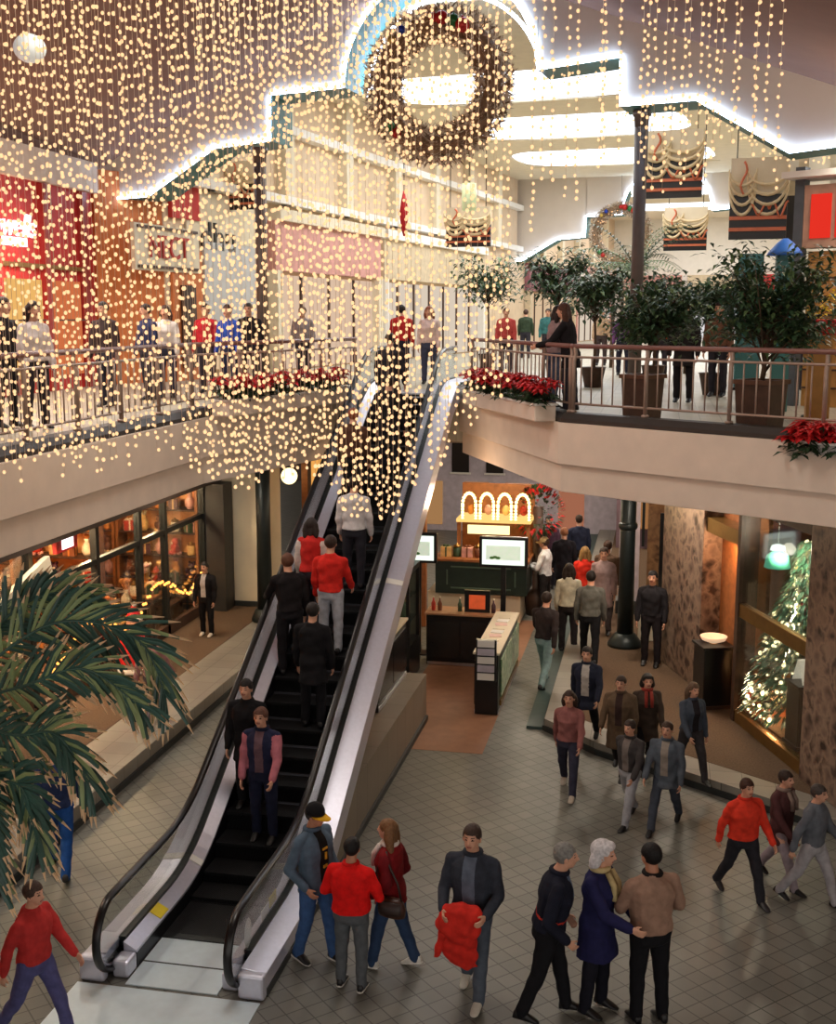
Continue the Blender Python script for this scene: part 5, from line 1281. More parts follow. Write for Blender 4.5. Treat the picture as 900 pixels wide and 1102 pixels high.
for i in range(6):
    z = (.702, 1.1205, 1.5705)[i % 3]; good((1, 3)[i % 2], (-4.95+.32*(i//3), 21.35, z), (3, 4, 1)[i % 3]+8*(i % 2), 'small ware in the dark glazed cabinet beside the escalator', 'wares in the glazed cabinet')

# ================================================================ CARNIVAL STALL WITH BULB ARCHES
cs = thing('food_stall', 'bright stall with four arches of bulbs under the upper bridge', 'stall', (-3.7, 26.4, 0))
MB().bbox((-5.0, 25.7, .005), (-2.9, 26.9, .66)).build('base', M['cream'], cs); MB().bbox((-4.8, 25.55, .662), (-2.75, 26.9, 1.40)).build('counter', mat('stall_green', (38, 52, 46), .35), cs)
oc = MB(); 
for z in (.78, 1.26): oc.bbox((-4.45, 25.53, z), (-3.1, 25.549, z+.03))
for x in (-4.55, -3.02): oc.bbox((x, 25.53, .86), (x+.03, 25.549, 1.2))
oc.build('panel_mould', mat('mould_green', (84, 104, 88), .4), cs)
MB().bbox((-4.85, 25.5, 1.402), (-2.7, 26.9, 1.45)).build('worktop', M['wood'], cs)
for x in (-4.35, -2.78): MB().bbox((x-.04, 26.0, 1.45), (x+.04, 26.08, 2.3)).build('post', M['wood'], cs)
MB().bbox((-4.4, 25.95, 2.22), (-2.72, 26.8, 2.30)).build('canopy_beam', mat_emit('canopy_gold', (255, 206, 120), .9), cs)
MB().bbox((-4.15, 26.02, 1.95), (-3.2, 26.05, 2.15)).build('lit_menu', mat_emit('menu_lit', (250, 240, 170), 1.3), cs)
MB().bbox((-4.4, 26.8, 1.45), (-2.72, 26.85, 3.0)).build('back_board', M['wood'], cs)
m_ab = mat_emit('arch_bulb', (255, 214, 130), 5)
for k in range(4):
    x0 = -4.30+k*.40; w_ = MB()
    for i in range(11):
        a = math.pi*i/10; w_.ball((x0+.19+.15*math.cos(a), 25.98, 2.62+.26*math.sin(a)), .036, 8, 6)
    for sx in (.04, .34):
        for i in range(5): w_.ball((x0+sx, 25.98, 2.30+.07*i), .034, 8, 6)
    w_.build('bulb_arch', m_ab, cs); w_ = MB(); w_.tube([(x0+.34, 26.03, 2.3)]+[(x0+.19+.15*math.cos(math.pi*i/14), 26.03, 2.62+.26*math.sin(math.pi*i/14)) for i in range(15)]+[(x0+.04, 26.03, 2.3)], .03, 6); w_.build('arch_hoop', M['bronze'], cs)
    w_ = MB(); w_.ball((x0+.19, 26.2, 2.48), (.09, .06, .12), 10, 8); w_.build('stall_ornament', goods_mats[(5, 7, 1, 0)[k]], cs)
for i in range(8): good(3 if i % 2 else 0, (-4.6+.24*i, 25.85, 1.4505), i*3+1, 'small ware on the worktop of the bright stall', 'wares on the bright stall')
q = at_d(575, 545, 27); o = thing('flower_bush', 'round red and dark flower arrangement beside the bright stall', 'flowers', (q.x+.1, q.y, 0)); w_ = MB(); w2 = MB(); rr_ = random.Random(6)
for i in range(420):
    a, b = rr_.uniform(0, 6.28), rr_.uniform(-1.2, 1.5); p = Vector((q.x+.1+.5*math.cos(a)*math.cos(b), q.y+.5*math.sin(a)*math.cos(b), q.z-.1+.5*math.sin(b))); petal(w_ if rr_.random() < .4 else w2, p, p-Vector((q.x+.1, q.y, q.z-.3)), .16, .09)
w_.build('red_flowers', m_bract, o); w2.build('leaves', m_leafd, o); MB().lathe([(.25, .002), (.3, .5), (.12, .6), (.12, q.z)], (q.x+.1, q.y, 0), 14).build('urn', M['dark_wood'], o)
# timber posts and boards under the bridge left of the stall
o = thing('timber_frame', 'brown timber post and sloping boards behind the escalator', 'frame', (-5.2, 25.2, 0)); MB().bbox((-5.1, 25.0, .005), (-4.92, 25.18, 4.3)).build('post', M['wood'], o)
MB().bar((-6.4, 25.1, 2.2), (-4.95, 25.1, 2.75), .05, .4).build('board', M['wood'], o); MB().bar((-6.4, 25.1, 1.5), (-4.95, 25.1, 2.1), .05, .3).build('board', M['wood'], o); MB().bbox((-6.5, 25.0, .005), (-6.35, 25.15, 4.3)).build('post', M['wood'], o)
# pale building front with dark windows further back
o = thing('storefront', 'lavender shop front with dark windows far below the bridge', 'shop front', (-3, 37, 0))
MB().bbox((-8, 36.9, .005), (0, 37.1, 4.31)).build('facade', M['lavender'], o)
for k, x in enumerate((-7.4, -5.9, -4.6, -2.9)): MB().bbox((x-.1, 36.86, .2), (x+.7, 36.89, 1.6)).build('lit_window', mat_emit('lav_lit_%d' % k, (236, 176-8*k, 116), .32), o)
for x in (-6.4, -5.3, -4.2): MB().bbox((x, 36.85, 1.9), (x+.55, 36.89, 3.4)).build('window', M['black'], o); MB().bbox((x-.06, 36.82, 1.84), (x+.61, 36.86, 1.9)).build('window_sill', M['white'], o)
# glowing shop left of the escalator below the gallery
o = thing('storefront', 'small orange lit shop between the cream wall and the escalator', 'shop front', (-7.3, 27.5, 0))
MB().bbox((-8.5, 27.5, .005), (-5.9, 27.7, 4.31)).build('wall_panel', M['wood'], o); MB().bbox((-8.3, 27.42, 2.2), (-6.1, 27.49, 3.9)).build('lit_window', mat_emit('lit_amber', (250, 176, 90), .7), o); MB().bbox((-8.3, 27.40, .4), (-7.2, 27.48, 2.0)).build('door', M['cream'], o)
for k in range(4): MB().bbox((-8.3+.7*k, 27.36, 2.2), (-8.22+.7*k, 27.41, 3.9)).build('mullion', M['dark_wood'], o)
q = at_y(312, 512, 27.2); o = thing('wall_lamp', 'round glowing lamp on the orange shop left of the escalator', 'lamp', (q.x, 27.2, q.z-.2)); MB().ball((q.x, 27.15, q.z), .2, 14, 10).build('globe', mat_emit('lamp_cream', (255, 224, 160), 2.2), o); MB().bbox((q.x-.03, 27.3, q.z-.03), (q.x+.03, 27.42, q.z+.03)).build('bracket', M['black_metal'], o)

# ================================================================ LOWER RIGHT SHOP OF STONE
PA, PB = Vector((.26, 22.5)), Vector((2.3, 16.8)); pd = (PB-PA).normalized(); pn_ = Vector((-pd.y, pd.x))  # pn_ points into the shop
def rbox(u0, u1, v0, v1, z0, z1, mb=None):
    mb = mb or MB(); P = [PA+pd*u+pn_*v for u, v in ((u0, v0), (u1, v0), (u1, v1), (u0, v1))]
    vs = [(p.x, p.y, z) for z in (z0, z1) for p in P]; return mb.add(vs, [(3, 2, 1, 0), (4, 5, 6, 7), (0, 1, 5, 4), (1, 2, 6, 5), (2, 3, 7, 6), (3, 0, 4, 7)])
ZR = .206
ss = thing('storefront', 'stone faced lower shop front with a glittering window on the right', 'shop front', (1.3, 19.5, ZR))
rbox(-.3, 1.7, 0, .8, ZR, 4.32).build('stone_pier', M['granite'], ss, bevel=.01)
rbox(5.75, 7.2, -.05, .8, ZR, 4.32).build('stone_pier', M['granite'], ss, bevel=.01)
q_ = PA+pd*7.0+pn_*.4; struct('wall_stone_return', MB().bar((q_.x, q_.y, 2.263), (7.55, 12.95+.2, 2.263), .3, 4.11), M['granite'])
rbox(1.7, 3.2, .35, .5, ZR, 4.32).build('niche_wall', M['wood'], ss)
rbox(1.72, 3.18, .05, .34, 3.1, 3.35).build('niche_lintel', M['bronze'], ss)
rbox(3.2, 3.32, -.02, .3, ZR, 4.32).build('window_post', M['dark_wood'], ss)
rbox(3.32, 5.75, .0, .12, 1.98, 2.2).build('transom', M['bronze'], ss)
rbox(3.32, 5.75, .0, .2, ZR, .40).build('sill', M['bronze'], ss)
rbox(3.32, 5.75, .0, .12, 3.75, 4.32).build('header', M['dark_wood'], ss)
rbox(3.33, 5.74, .04, .055, .41, 1.97).build('lower_pane', M['glass'], ss); rbox(3.33, 5.74, .04, .055, 2.21, 3.74).build('upper_pane', M['glass'], ss)
rbox(3.0, 6.0, 2.3, 2.4, ZR, 4.32).build('back_wall', M['dark_wood'], ss)
rbox(3.32, 5.75, .14, 2.2, .40, .44).build('display_floor', M['wood'], ss)
# tree in the window
tq = PA+pd*4.05+pn_*.80
xt = thing('tinsel_tree', 'glittering tinsel tree full of lights in the right shop window', 'decorated tree', (tq.x, tq.y, .441))
r = random.Random(12); w1, w2, w3 = MB(), MB(), MB()
for i in range(3200):
    z = r.random()**1.1; rad = .80*(1-z**1.3)+.05; a = r.uniform(0, 6.28); p = Vector((tq.x+rad*math.cos(a)*r.uniform(.6, 1), tq.y+rad*math.sin(a)*r.uniform(.6, 1), .6+2.75*z)); d = Vector((math.cos(a), math.sin(a), -.35)); petal(w1 if r.random() < .6 else w2, p, d, .2, .06)
for i in range(300):
    z = r.random()**1.1; rad = .82*(1-z**1.3)+.06; a = r.uniform(0, 6.28); w3.ball((tq.x+rad*math.cos(a), tq.y+rad*math.sin(a), .6+2.75*z), r.uniform(.016, .034), 6, 4)
w1.build('needles', mat('tree_green', (60, 110, 80), .5, 0, .3, 9), xt); w2.build('tinsel', mat('tinsel', (216, 220, 190), .2, .9, .1), xt)
bo = w3.build('fairy_lights', mat_emit('tree_bulb', (255, 232, 170), 3.0), xt); bo['kind'] = 'stuff'
MB().lathe([(.18, .442), (.2, .6), (.05, .62), (.04, 3.3)], (tq.x, tq.y, 0), 12).build('stand', M['dark_wood'], xt)
r = random.Random(14)
for i in range(9):
    z = .8+i*.26; a = -2.4+r.uniform(-1, 1); rad = .80*(1-(z-.6)/2.75)+.05; o_ = MB().ball((tq.x+rad*math.cos(a), tq.y+rad*math.sin(a), z), .07, 12, 8); o_.build('bauble', goods_mats[(0, 3, 5)[i % 3]], xt)
q = at_d(817, 607, 18.2); o = thing('table_lamp', 'lamp with a green and white shade behind the upper window pane', 'lamp', (q.x+.3, q.y+.3, q.z-.2)); c_x, c_y = q.x+.3, q.y+.3
MB().lathe([(.2, q.z-.1), (.17, q.z+.08), (.07, q.z+.16)], (c_x, c_y, 0), 16).build('shade', mat('shade_teal', (90, 190, 150), .4, 0, .05, emit=.6), o); MB().lathe([(.12, q.z+.17), (.10, q.z+.24), (.02, q.z+.27)], (c_x, c_y, 0), 14).build('lamp_top', mat_emit('lamp_white', (240, 255, 236), 1.6), o); MB().tube([(c_x, c_y, q.z+.26), (c_x, c_y, 4.3)], .012, 6).build('cord', M['black_metal'], o)
def pedestal(label, p, w, h, z, lit):
    o = thing('pedestal', label, 'pedestal', (p.x, p.y, z), math.atan2(pd.y, pd.x)); ang = math.atan2(pd.y, pd.x)
    MB().box((p.x, p.y, z+h/2), (w, w, h-.02), ang).build('block', M['black'], o, bevel=.015); MB().box((p.x, p.y, z+h+.012), (w+.06, w+.06, .045), ang).build('cap', M['black'], o, bevel=.01); MB().box((p.x, p.y, z+.03), (w+.05, w+.05, .056), ang).build('foot', M['dark_wood'], o)
    return o
p1 = at_z(783, 727, ZR); p1 = PA+pd*2.45+pn_*-.05
pedestal('black pedestal in front of the lamp lit wooden niche', p1, .50, 1.05, ZR+.001, True)
o = thing('bowl', 'shallow pale bowl on the black pedestal by the niche, lamp light put in as its glow', 'bowl', (p1.x, p1.y, ZR+1.09)); MB().lathe([(.05, 1.3), (.2, 1.36), (.23, 1.42), (.21, 1.42), (.05, 1.33)], (p1.x, p1.y, 0), 20).build('bowl_body', mat('bowl_shell', (240, 200, 160), .4, 0, .05, emit=.5), o); MB().lathe([(.09, 1.285), (.06, 1.299)], (p1.x, p1.y, 0), 14).build('bowl_foot', M['bronze'], o)  # bowl emission stands in for the lamp-lit top of the pedestal
p2 = PA+pd*5.12+pn_*.32
pedestal('black pedestal with a white tented card inside the glittering window', p2, .42, .95, .442, False)
o = thing('tent_card', 'white tented card with a glow put into its colour on the pedestal in the glittering window', 'card', (p2.x, p2.y, 1.43)); u_ = Vector((pd.x, pd.y, 0)); v_ = Vector((pn_.x, pn_.y, 0)); b0 = Vector((p2.x, p2.y, 1.432))
for k, (f, g_) in enumerate(((-.17, -.02), (.17, .02))): MB().bar(b0+u_*f+v_*0, b0+u_*g_+Vector((0, 0, .34)), .3, .012, Vector((pn_.x, pn_.y, 0)).cross(Vector((0, 0, 1)))).build('leaf', mat('card_white', (246, 236, 210), .6, 0, .02, emit=.35), o)  # the card's lit look is emission in its own material
# further fronts right of the iron column
o = thing('storefront', 'brown marble shop front with a gold lit sign behind the iron column', 'shop front', (.4, 25.4, ZR))
MB().bbox((-.15, 25.2, ZR), (2.4, 25.5, 4.32)).build('marble_wall', mat_stone('marble_brown', [(96, 66, 44), (160, 120, 80), (120, 84, 56)], 6), o)
MB().bbox((-.1, 25.1, 2.95), (.75, 25.19, 3.3)).build('gold_sign', mat_emit('gold_sign', (255, 190, 90), 1.1), o); MB().bbox((.1, 25.14, 1.0), (.45, 25.19, 2.7)).build('poster_case', M['black'], o)
o = thing('low_wall', 'cream low wall between the iron column and the stone pier', 'low wall', (0, 24.2, ZR)); MB().bbox((-.28, 24.1, ZR), (.62, 24.6, 1.0)).build('wall_body', M['cream'], o); MB().bbox((-.3, 24.08, 1.0), (.64, 24.62, 1.05)).build('coping', M['white'], o)
for i, x in enumerate((-.55, .3)):
    o = thing('pillar', ('lavender pillar seen just right of the iron column', 'lavender pillar further back behind the brown marble front')[i], 'pillar', (x, 26.5+i, ZR)); MB().bbox((x-.22, 26.3+i*2, ZR), (x+.22, 26.7+i*2, 4.32)).build('shaft', M['lavender'], o); MB().bbox((x-.27, 26.25+i*2, ZR), (x+.27, 26.75+i*2, .5)).build('base', M['dark_base'], o)
o = thing('storefront', 'far lower shop front in lavender and dark wood behind the crowd', 'shop front', (1.5, 34, ZR)); MB().bbox((-1.1, 34, ZR), (4, 34.2, 4.32)).build('facade', mat('plum_wall', (120, 96, 104), .6), o)
for k in range(3): MB().bbox((-.9+1.1*k, 33.9, .8), (-.1+1.1*k, 33.99, 2.9)).build('lit_window', mat_emit('far_lit_%d' % k, ((230, 160, 100), (150, 130, 140), (220, 170, 120))[k], .3), o)
for k in range(7): MB().bbox((-.92+.55*k, 33.84, .3), (-.84+.55*k, 33.9, 3.0)).build('mullion', M['black_metal'], o)
MB().bbox((-.6, 33.85, 3.2), (.6, 33.98, 3.7)).build('gold_sign', mat_emit('gold_sign2', (255, 196, 100), 1.2), o)
# ================================================================ THE CROWD
def pixy(x, y, z):
    a = x*math.cos(YAW)+y*math.sin(YAW); d = -x*math.sin(YAW)+y*math.cos(YAW); z -= EYE
    dd = d*math.cos(PITCH)-z*math.sin(PITCH); v = d*math.sin(PITCH)+z*math.cos(PITCH)
    return 450+FPX*a/dd, 551-FPX*v/dd
def tall(p, ytop, lo=1.5, hi=1.9):
    z = 1.0
    while z < 2.4 and pixy(p.x, p.y, p.z+z)[1] > ytop: z += .01
    return min(max(z*.99, lo), hi)
def feet(px, py, z=0., ytop=None, lo=1.5, hi=1.9):
    p = at_z(px, py, z); return (p.x, p.y, z), (tall(p, ytop, lo, hi) if ytop else 1.72)
NAVY = (28, 32, 48); GREY = (96, 98, 100); JEANS = (58, 84, 122); DENIM = (86, 104, 122); RED = (206, 30, 30); CREAM = (206, 200, 184); TAN = (146, 116, 98); BROWN = (78, 62, 50); DK = (30, 28, 30)
HG = .007
def P(label, pos, h, face, **k): return person(label, pos, face, h=h, **k)
def red_bundle():
    T_, zt_, H_ = G_['T'], G_['zt'], G_['H']; W0 = W_[G_['root'].name]
    hz = G_['AA'][0][2].z*.5+G_['AA'][1][2].z*.5; c = W0 @ Vector((0, .30, 0)); o = thing('coat', 'red coat carried folded over the arms of the tall walker, hanging to the knee', 'coat', (c.x, c.y, .46), R(172))
    rr_ = []
    for i in range(12):
        f = i/11; z = hz+.09-.46-f*(hz+.09-.50-.56+.56); w = .21-.03*f+.02*math.sin(5*f); d = .055+.05*math.sin(math.pi*min(1, f*1.6))*(1-f*.5)
        rr_.append((Vector((.05*math.sin(3*f), .03*math.sin(4*f), z)), Vector((1, 0, 0)), Vector((0, 1, 0)), w*(.55 if i == 0 else 1), d*(.6 if i == 0 else 1)))
    m_ = fuse(tri_rings(rr_, 22), .014, 2, .028, 2.2); m_.name = 'coat_body'; link('coat_body', m_, cloth((206, 46, 36)), o, local=True)
    rr_ = [(Vector((.16+.02*i, .05, hz-.46-.03-.09*i)), Vector((1, 0, 0)), Vector((0, 1, 0)), .05-.003*i, .045) for i in range(6)]
    m_ = fuse(tri_rings(rr_, 14), .014, 2, .012, 4.); m_.name = 'sleeve'; link('sleeve', m_, cloth((206, 46, 36)), o, local=True)
# --- the three youngsters
p, h = feet(341, 1034, HG, 864)
A_ = P('person in black cap with yellow brim, denim jacket and blue jeans by the escalator foot', p, h, -118, collar=(76, 94, 112), top=DENIM, front=(30, 28, 28), legs=(62, 92, 140), hair=(34, 26, 22), skn='tan', cap=((22, 22, 24), (232, 176, 40)), shoes=(24, 24, 26), sole=(220, 216, 208), pose='cross', arms=('pocket', 'pocket'), lean=-4, head=(10, 8), hem=.47, voxel=.009, girth=1.08)
em = MB(); T_, zt_, H_ = A_['T'], A_['zt'], A_['H']
for x, z, w_e, h_e in ((.0, .735, .075, .022), (-.008, .69, .026, .075), (.01, .63, .06, .03)): em.box(T_((x, .172, zt_(z))), (w_e, .012, h_e), .12)
em.build('emblem', cloth((226, 176, 60)), A_['root'], local=True, label='yellow emblem on the black shirt front')
p, h = feet(379, 1062, HG, 903)
B_ = P('person in bright red jacket and grey jeans seen from behind, black hair', p, h, -4, collar=(206, 24, 22), top=(226, 26, 24), legs=(88, 92, 96), hair=(18, 16, 17), skn='tan', shoes=(24, 24, 26), sole=(214, 210, 200), arms=('side', 'side'), head=(0, 6), voxel=.009, girth=1.22, spread=4)
p, h = feet(421, 1040, HG, 880)
C_ = P('person with long brown hair in dark red jacket, white scarf and white shoes', p, h, 78, top=(128, 26, 30), sleeve=(112, 24, 30), legs=(52, 72, 104), hair=(124, 88, 58), hairstyle='long', fem=True, scarf=(226, 214, 206), shoes=(226, 222, 212), sole=(236, 234, 226), pose='stride', arms=('pocket', 'pocket'), voxel=.009, hem=.46)
# her bag hangs at her side: a thing of its own
Mx = W_[C_['root'].name]
bg = thing('shoulder_bag', 'brown leather shoulder bag on the hip of the person with long brown hair', 'bag', Mx @ Vector((-.235, -.12, .70)), R(78))
lb, ld = mat('leather_brown', (74, 46, 34), .45, 0, .2, 14), mat('leather_dark', (48, 32, 26), .45)
ex, ey = Vector((1, 0, 0)), Vector((0, 1, 0))
tri_rings([(Vector((0, 0, z)), ey, ex, a, b) for z, a, b in ((0, .10, .03), (.02, .145, .06), (.10, .155, .07), (.18, .13, .055), (.21, .10, .03))]).build('pouch', lb, bg, local=True)
tri_rings([(Vector((-.062, 0, z)), ey, ex, a, .014) for z, a in ((.05, .11), (.08, .13), (.19, .125))]).build('flap', ld, bg, local=True)
MB().tube([(0, -.11, .19), (.02, -.06, .36), (.04, .06, .56), (.09, .10, .655), (.12, .16, .60), (.05, .20, .42), (0, .11, .19)], .013, 6).build('strap', ld, bg, local=True)
# --- the three older people
p, h = feet(589, 1094, HG, 903)
P('grey haired person in navy jacket with red stripe, hands in pockets, leaning to the right', p, h, -84, collar=(26, 28, 42), front=(90, 104, 130), top=(26, 28, 42), band=((190, 56, 44), .60, .006), legs=(22, 22, 26), hair=(128, 126, 122), shoes=BLACK, arms=('pocket', 'pocket'), lean=9, head=(0, 2), voxel=.009, girth=1.16, hem=.48, pose='stride')
p, h = feet(641, 1088, HG, 903)
P('white haired person in dark blue coat and pale scarf with hand held out', p, h, -112, top=(34, 34, 74), legs=(24, 24, 34), hair=(206, 202, 204), hairstyle='full', fem=True, scarf=(196, 176, 128), shoes=BLACK, arms=('fore', 'reach'), hem=.34, voxel=.009, girth=1.1, head=(8, 4))
p, h = feet(697, 1098, HG, 908)
P('black haired person in tan jacket and black trousers seen from behind, facing the older pair', p, h, 28, top=(154, 122, 104), legs=(20, 20, 24), hair=(20, 17, 17), skn='tan', collar=(28, 24, 24), shoes=BLACK, arms=('front', 'side'), voxel=.009, girth=1.16, hem=.50, head=(14, 0))
# --- walkers on the lower floor
p, h = feet(508, 1072, HG, 850)
G_ = P('tall walker in dark grey jacket carrying a red coat over the arms', p, 1.86, 172, top=(52, 56, 66), front=(96, 104, 120), collar=(46, 50, 60), hem=.48, legs=(84, 92, 104), hair=(60, 44, 36), shoes=(206, 200, 186), pose='stride', arms=((8, 12, 62, 16), (12, 12, 58, 20)), voxel=.010, girth=1.08)
red_bundle()
p, h = feet(797, 966, HG, 832)
P('walker in orange red top and dark trousers at the right of the floor', p, h, -150, collar=(200, 52, 36), top=(226, 62, 42), legs=(44, 44, 50), hair=(64, 40, 30), shoes=(40, 38, 40), pose='walk', arms=('fore', 'back'), girth=1.15)
p, h = feet(838, 950, HG, 838)
P('walker in maroon coat and pale mauve trousers right behind the orange red top', p, h, -128, scarf=(140, 120, 110), top=(82, 50, 50), legs=(152, 138, 144), hair=(50, 36, 30), hem=.40, pose='walk2', arms=('back', 'fore'))
p, h = feet(872, 972, HG, 838)
P('walker in grey jacket and pale grey trousers at the right edge', p, h, -120, top=(100, 104, 112), legs=(172, 168, 172), hair=(70, 62, 58), pose='walk', arms=('fore', 'back'))
p, h = feet(715, 890, HG, 770)
P('walker in blue grey coat stepping off the raised floor', p, h, 165, front=(150, 140, 130), collar=(80, 88, 98), top=(88, 96, 106), legs=(72, 78, 90), hair=(66, 50, 40), pose='walk2', arms=('down', 'fore'), hem=.42)
p, h = feet(676, 884, HG, 770)
P('walker in dark jacket and pale grey trousers left of the blue grey coat', p, h, 150, front=(120, 110, 104), collar=(56, 52, 52), top=(66, 62, 62), legs=(166, 166, 172), hair=(52, 40, 34), pose='walk', arms=('fore', 'back'))
p, h = feet(666, 832, ZR, 722)
P('walker in long olive brown coat on the raised right floor', p, h, 170, front=(60, 44, 40), collar=(84, 68, 54), top=(98, 80, 62), legs=(40, 36, 36), hair=(58, 44, 36), hem=.30, pose='walk', arms=('down', 'fore'), girth=1.15)
p, h = feet(694, 826, ZR, 735)
P('walker in dark brown coat beside the olive brown one on the raised floor', p, h, -170, scarf=(150, 60, 50), top=(66, 54, 46), legs=(34, 32, 36), hair=(36, 30, 28), hem=.34, hairstyle='full', fem=True, pose='walk2', arms=('fore', 'down'), girth=1.1)
p, h = feet(742, 838, ZR, 752)
P('walker in slate jacket alone by the edge of the raised floor', p, h, -150, front=(40, 36, 40), collar=(64, 72, 84), top=(72, 80, 92), legs=(64, 60, 62), hair=(96, 74, 56), hairstyle='long', fem=True, pose='walk', arms=('down', 'fore'))
p, h = feet(611, 852, HG, 738)
P('walker in dusty pink jacket and dark trousers below the pale kerb', p, h, 175, top=(150, 96, 92), legs=(58, 58, 74), hair=(60, 44, 36), hairstyle='bob', fem=True, pose='walk', arms=('fore', 'back'), shoes=(190, 176, 160))
p, h = feet(630, 800, ZR, 690)
P('walker in navy coat and black trousers on the pale kerb', p, h, 172, front=(190, 184, 176), collar=(34, 38, 52), top=(40, 44, 60), legs=(24, 24, 30), hair=(40, 32, 28), hem=.40, pose='walk2', arms=('fore', 'back'))
# --- the crowd further back on the right
for lab, fx, fy, z, yt, kw in [
    ('person in grey sweater and black trousers walking away near the iron column', 634, 712, ZR, 608, dict(top=(104, 104, 98), legs=(26, 26, 30), hair=(34, 28, 26), pose='walk', face=0)),
    ('person in cream sweater walking away left of the grey sweater', 611, 702, HG, 602, dict(top=(200, 194, 172), legs=(40, 36, 38), hair=(46, 34, 28), hairstyle='bob', fem=True, face=4)),
    ('child in bright red coat in the crowd below the bridge', 628, 676, HG, 588, dict(top=(232, 56, 40), legs=(40, 40, 52), hair=(150, 116, 70), hairstyle='bob', face=10, fem=True)),
    ('person in black coat ahead of the red coated child', 606, 650, HG, 548, dict(top=(34, 32, 38), legs=(30, 30, 34), hair=(180, 120, 86), face=8, hem=.36)),
    ('person in brown jacket right of the red coated child', 652, 668, ZR, 565, dict(top=(104, 82, 66), legs=(44, 42, 48), hair=(70, 50, 40), face=-6, pose='walk')),
    ('person in white shirt and straw coloured cap by the bright stall', 586, 664, HG, 576, dict(top=(232, 232, 232), legs=(44, 40, 40), cap=((210, 190, 140), (206, 186, 136)), hair=(70, 50, 40), face=80, arms=('front', 'front'))),
    ('person in dark top and faded jeans walking right of the kiosk board', 586, 738, HG, 632, dict(top=(52, 44, 44), legs=(132, 158, 160), hair=(46, 34, 28), face=-20, pose='walk', arms=('fore', 'back'))),
    ('person in black jacket standing right of the iron column', 700, 716, ZR, 604, dict(top=(36, 34, 38), legs=(40, 36, 40), hair=(30, 26, 26), face=170)),
    ('person in pinkish grey coat between the grey sweater and the iron column', 648, 682, ZR, 566, dict(top=(170, 144, 142), legs=(90, 82, 84), hair=(60, 44, 36), hem=.32, face=180, fem=True)),
    ('person in plum jacket far back in the crowd at the bridge', 590, 632, HG, 535, dict(top=(90, 64, 84), legs=(46, 44, 54), hair=(40, 32, 28), face=176)),
    ('person in dark blue jacket far back beside the plum one', 622, 632, HG, 532, dict(top=(46, 52, 74), legs=(40, 40, 46), hair=(60, 46, 36), face=12))]:
    p, h = feet(fx, fy, z, yt, 1.25 if 'child' in lab else 1.55, 1.85); f = kw.pop('face'); P(lab, p, h, f, voxel=.014, **kw)
# --- left side
p, h = feet(223, 684, .308, 618, 1.55)
P('person in dark suit and pale shirt standing before the lit shop window', p, h, 175, top=(26, 24, 26), front=(206, 200, 196), legs=(24, 22, 24), hair=(40, 32, 28), shoes=(216, 206, 192), arms=('down', 'down'), voxel=.012)
p, h = feet(209, 780, .308, 676)
p = (-7.85, p[1], .308)
P('person in dusty pink jacket walking beside the kerb left of the escalator', p, h, -10, top=(172, 124, 122), legs=(116, 104, 108), hair=(60, 44, 38), hairstyle='bob', fem=True, pose='walk', arms=('back', 'fore'), voxel=.012)
p, h = feet(64, 938, HG, 800)
p = (LE+.42, p[1], HG)
P('walker in navy top and bright blue jeans half hidden by the palm', p, 1.74, 20, top=(44, 56, 92), legs=(34, 78, 146), hair=(50, 38, 32), pose='walk', arms=('back', 'fore'), voxel=.012)
p = at_z(42, 1118, HG)
P('walker in red jacket and violet blue trousers at the bottom left corner', (p.x, p.y, HG), 1.66, -100, top=(190, 54, 52), legs=(84, 84, 130), hair=(70, 52, 44), pose='walk', arms=('fore', 'back'), voxel=.010)
# --- on the escalator
def rider(lab, dx, yst, h, face, **k):
    n_ = round((yst-11.42)/.4); y = 11.42+.4*n_+.2; z = esc_z(y)
    return P(lab, (XC+dx, y, z+.012), h, face, voxel=.012, **k)
rider('rider in red jacket and pale jeans in the middle of the escalator', .16, 15.9, 1.72, 0, top=(214, 44, 36), legs=(176, 180, 190), hair=(52, 38, 32), arms=('down', 'fore'))
rider('rider in red and white jacket on the left of the pair in red', -.24, 16.3, 1.66, 4, top=(200, 46, 42), sleeve=(216, 206, 200), legs=(60, 60, 70), hair=(44, 34, 30), hairstyle='bob', fem=True, arms=('down', 'down'))
rider('rider in white jacket standing just above the pair in red', .2, 17.1, 1.72, 0, top=(206, 204, 206), legs=(40, 40, 48), hair=(36, 28, 26), arms=('down', 'down'))
rider('rider in black jacket leaning on the left handrail', -.33, 15.5, 1.74, 30, top=(28, 24, 26), legs=(30, 28, 32), hair=(96, 60, 44), arms=('rail', 'down'), lean=6)
rider('rider in navy coat low on the escalator, pink sleeves', .06, 13.1, 1.72, 178, front=(110, 84, 92), collar=(30, 34, 56), top=(36, 40, 66), sleeve=(186, 112, 124), legs=(34, 38, 60), hair=(90, 58, 46), arms=('fore', 'down'))
rider('rider in black coat low on the left of the escalator', -.27, 13.5, 1.7, 180, top=(24, 23, 26), legs=(26, 26, 30), hair=(30, 25, 24), hem=.38, arms=('down', 'down'))
rider('rider in black coat alone in the lower middle of the escalator', .24, 14.5, 1.72, 0, top=(26, 25, 28), legs=(26, 26, 30), hair=(34, 28, 26), hem=.36)
rider('rider in black jacket high on the escalator under the light strands', .2, 19.5, 1.74, 0, top=(30, 28, 32), legs=(34, 34, 40), hair=(40, 32, 28))
rider('rider in dark brown jacket high on the left of the escalator', -.22, 18.7, 1.7, 0, top=(84, 56, 44), legs=(36, 34, 38), hair=(150, 84, 56))
rider('rider in dark grey coat nearing the top of the escalator', -.05, 20.7, 1.74, 0, top=(48, 46, 52), legs=(36, 36, 42), hair=(38, 30, 28), hem=.4)
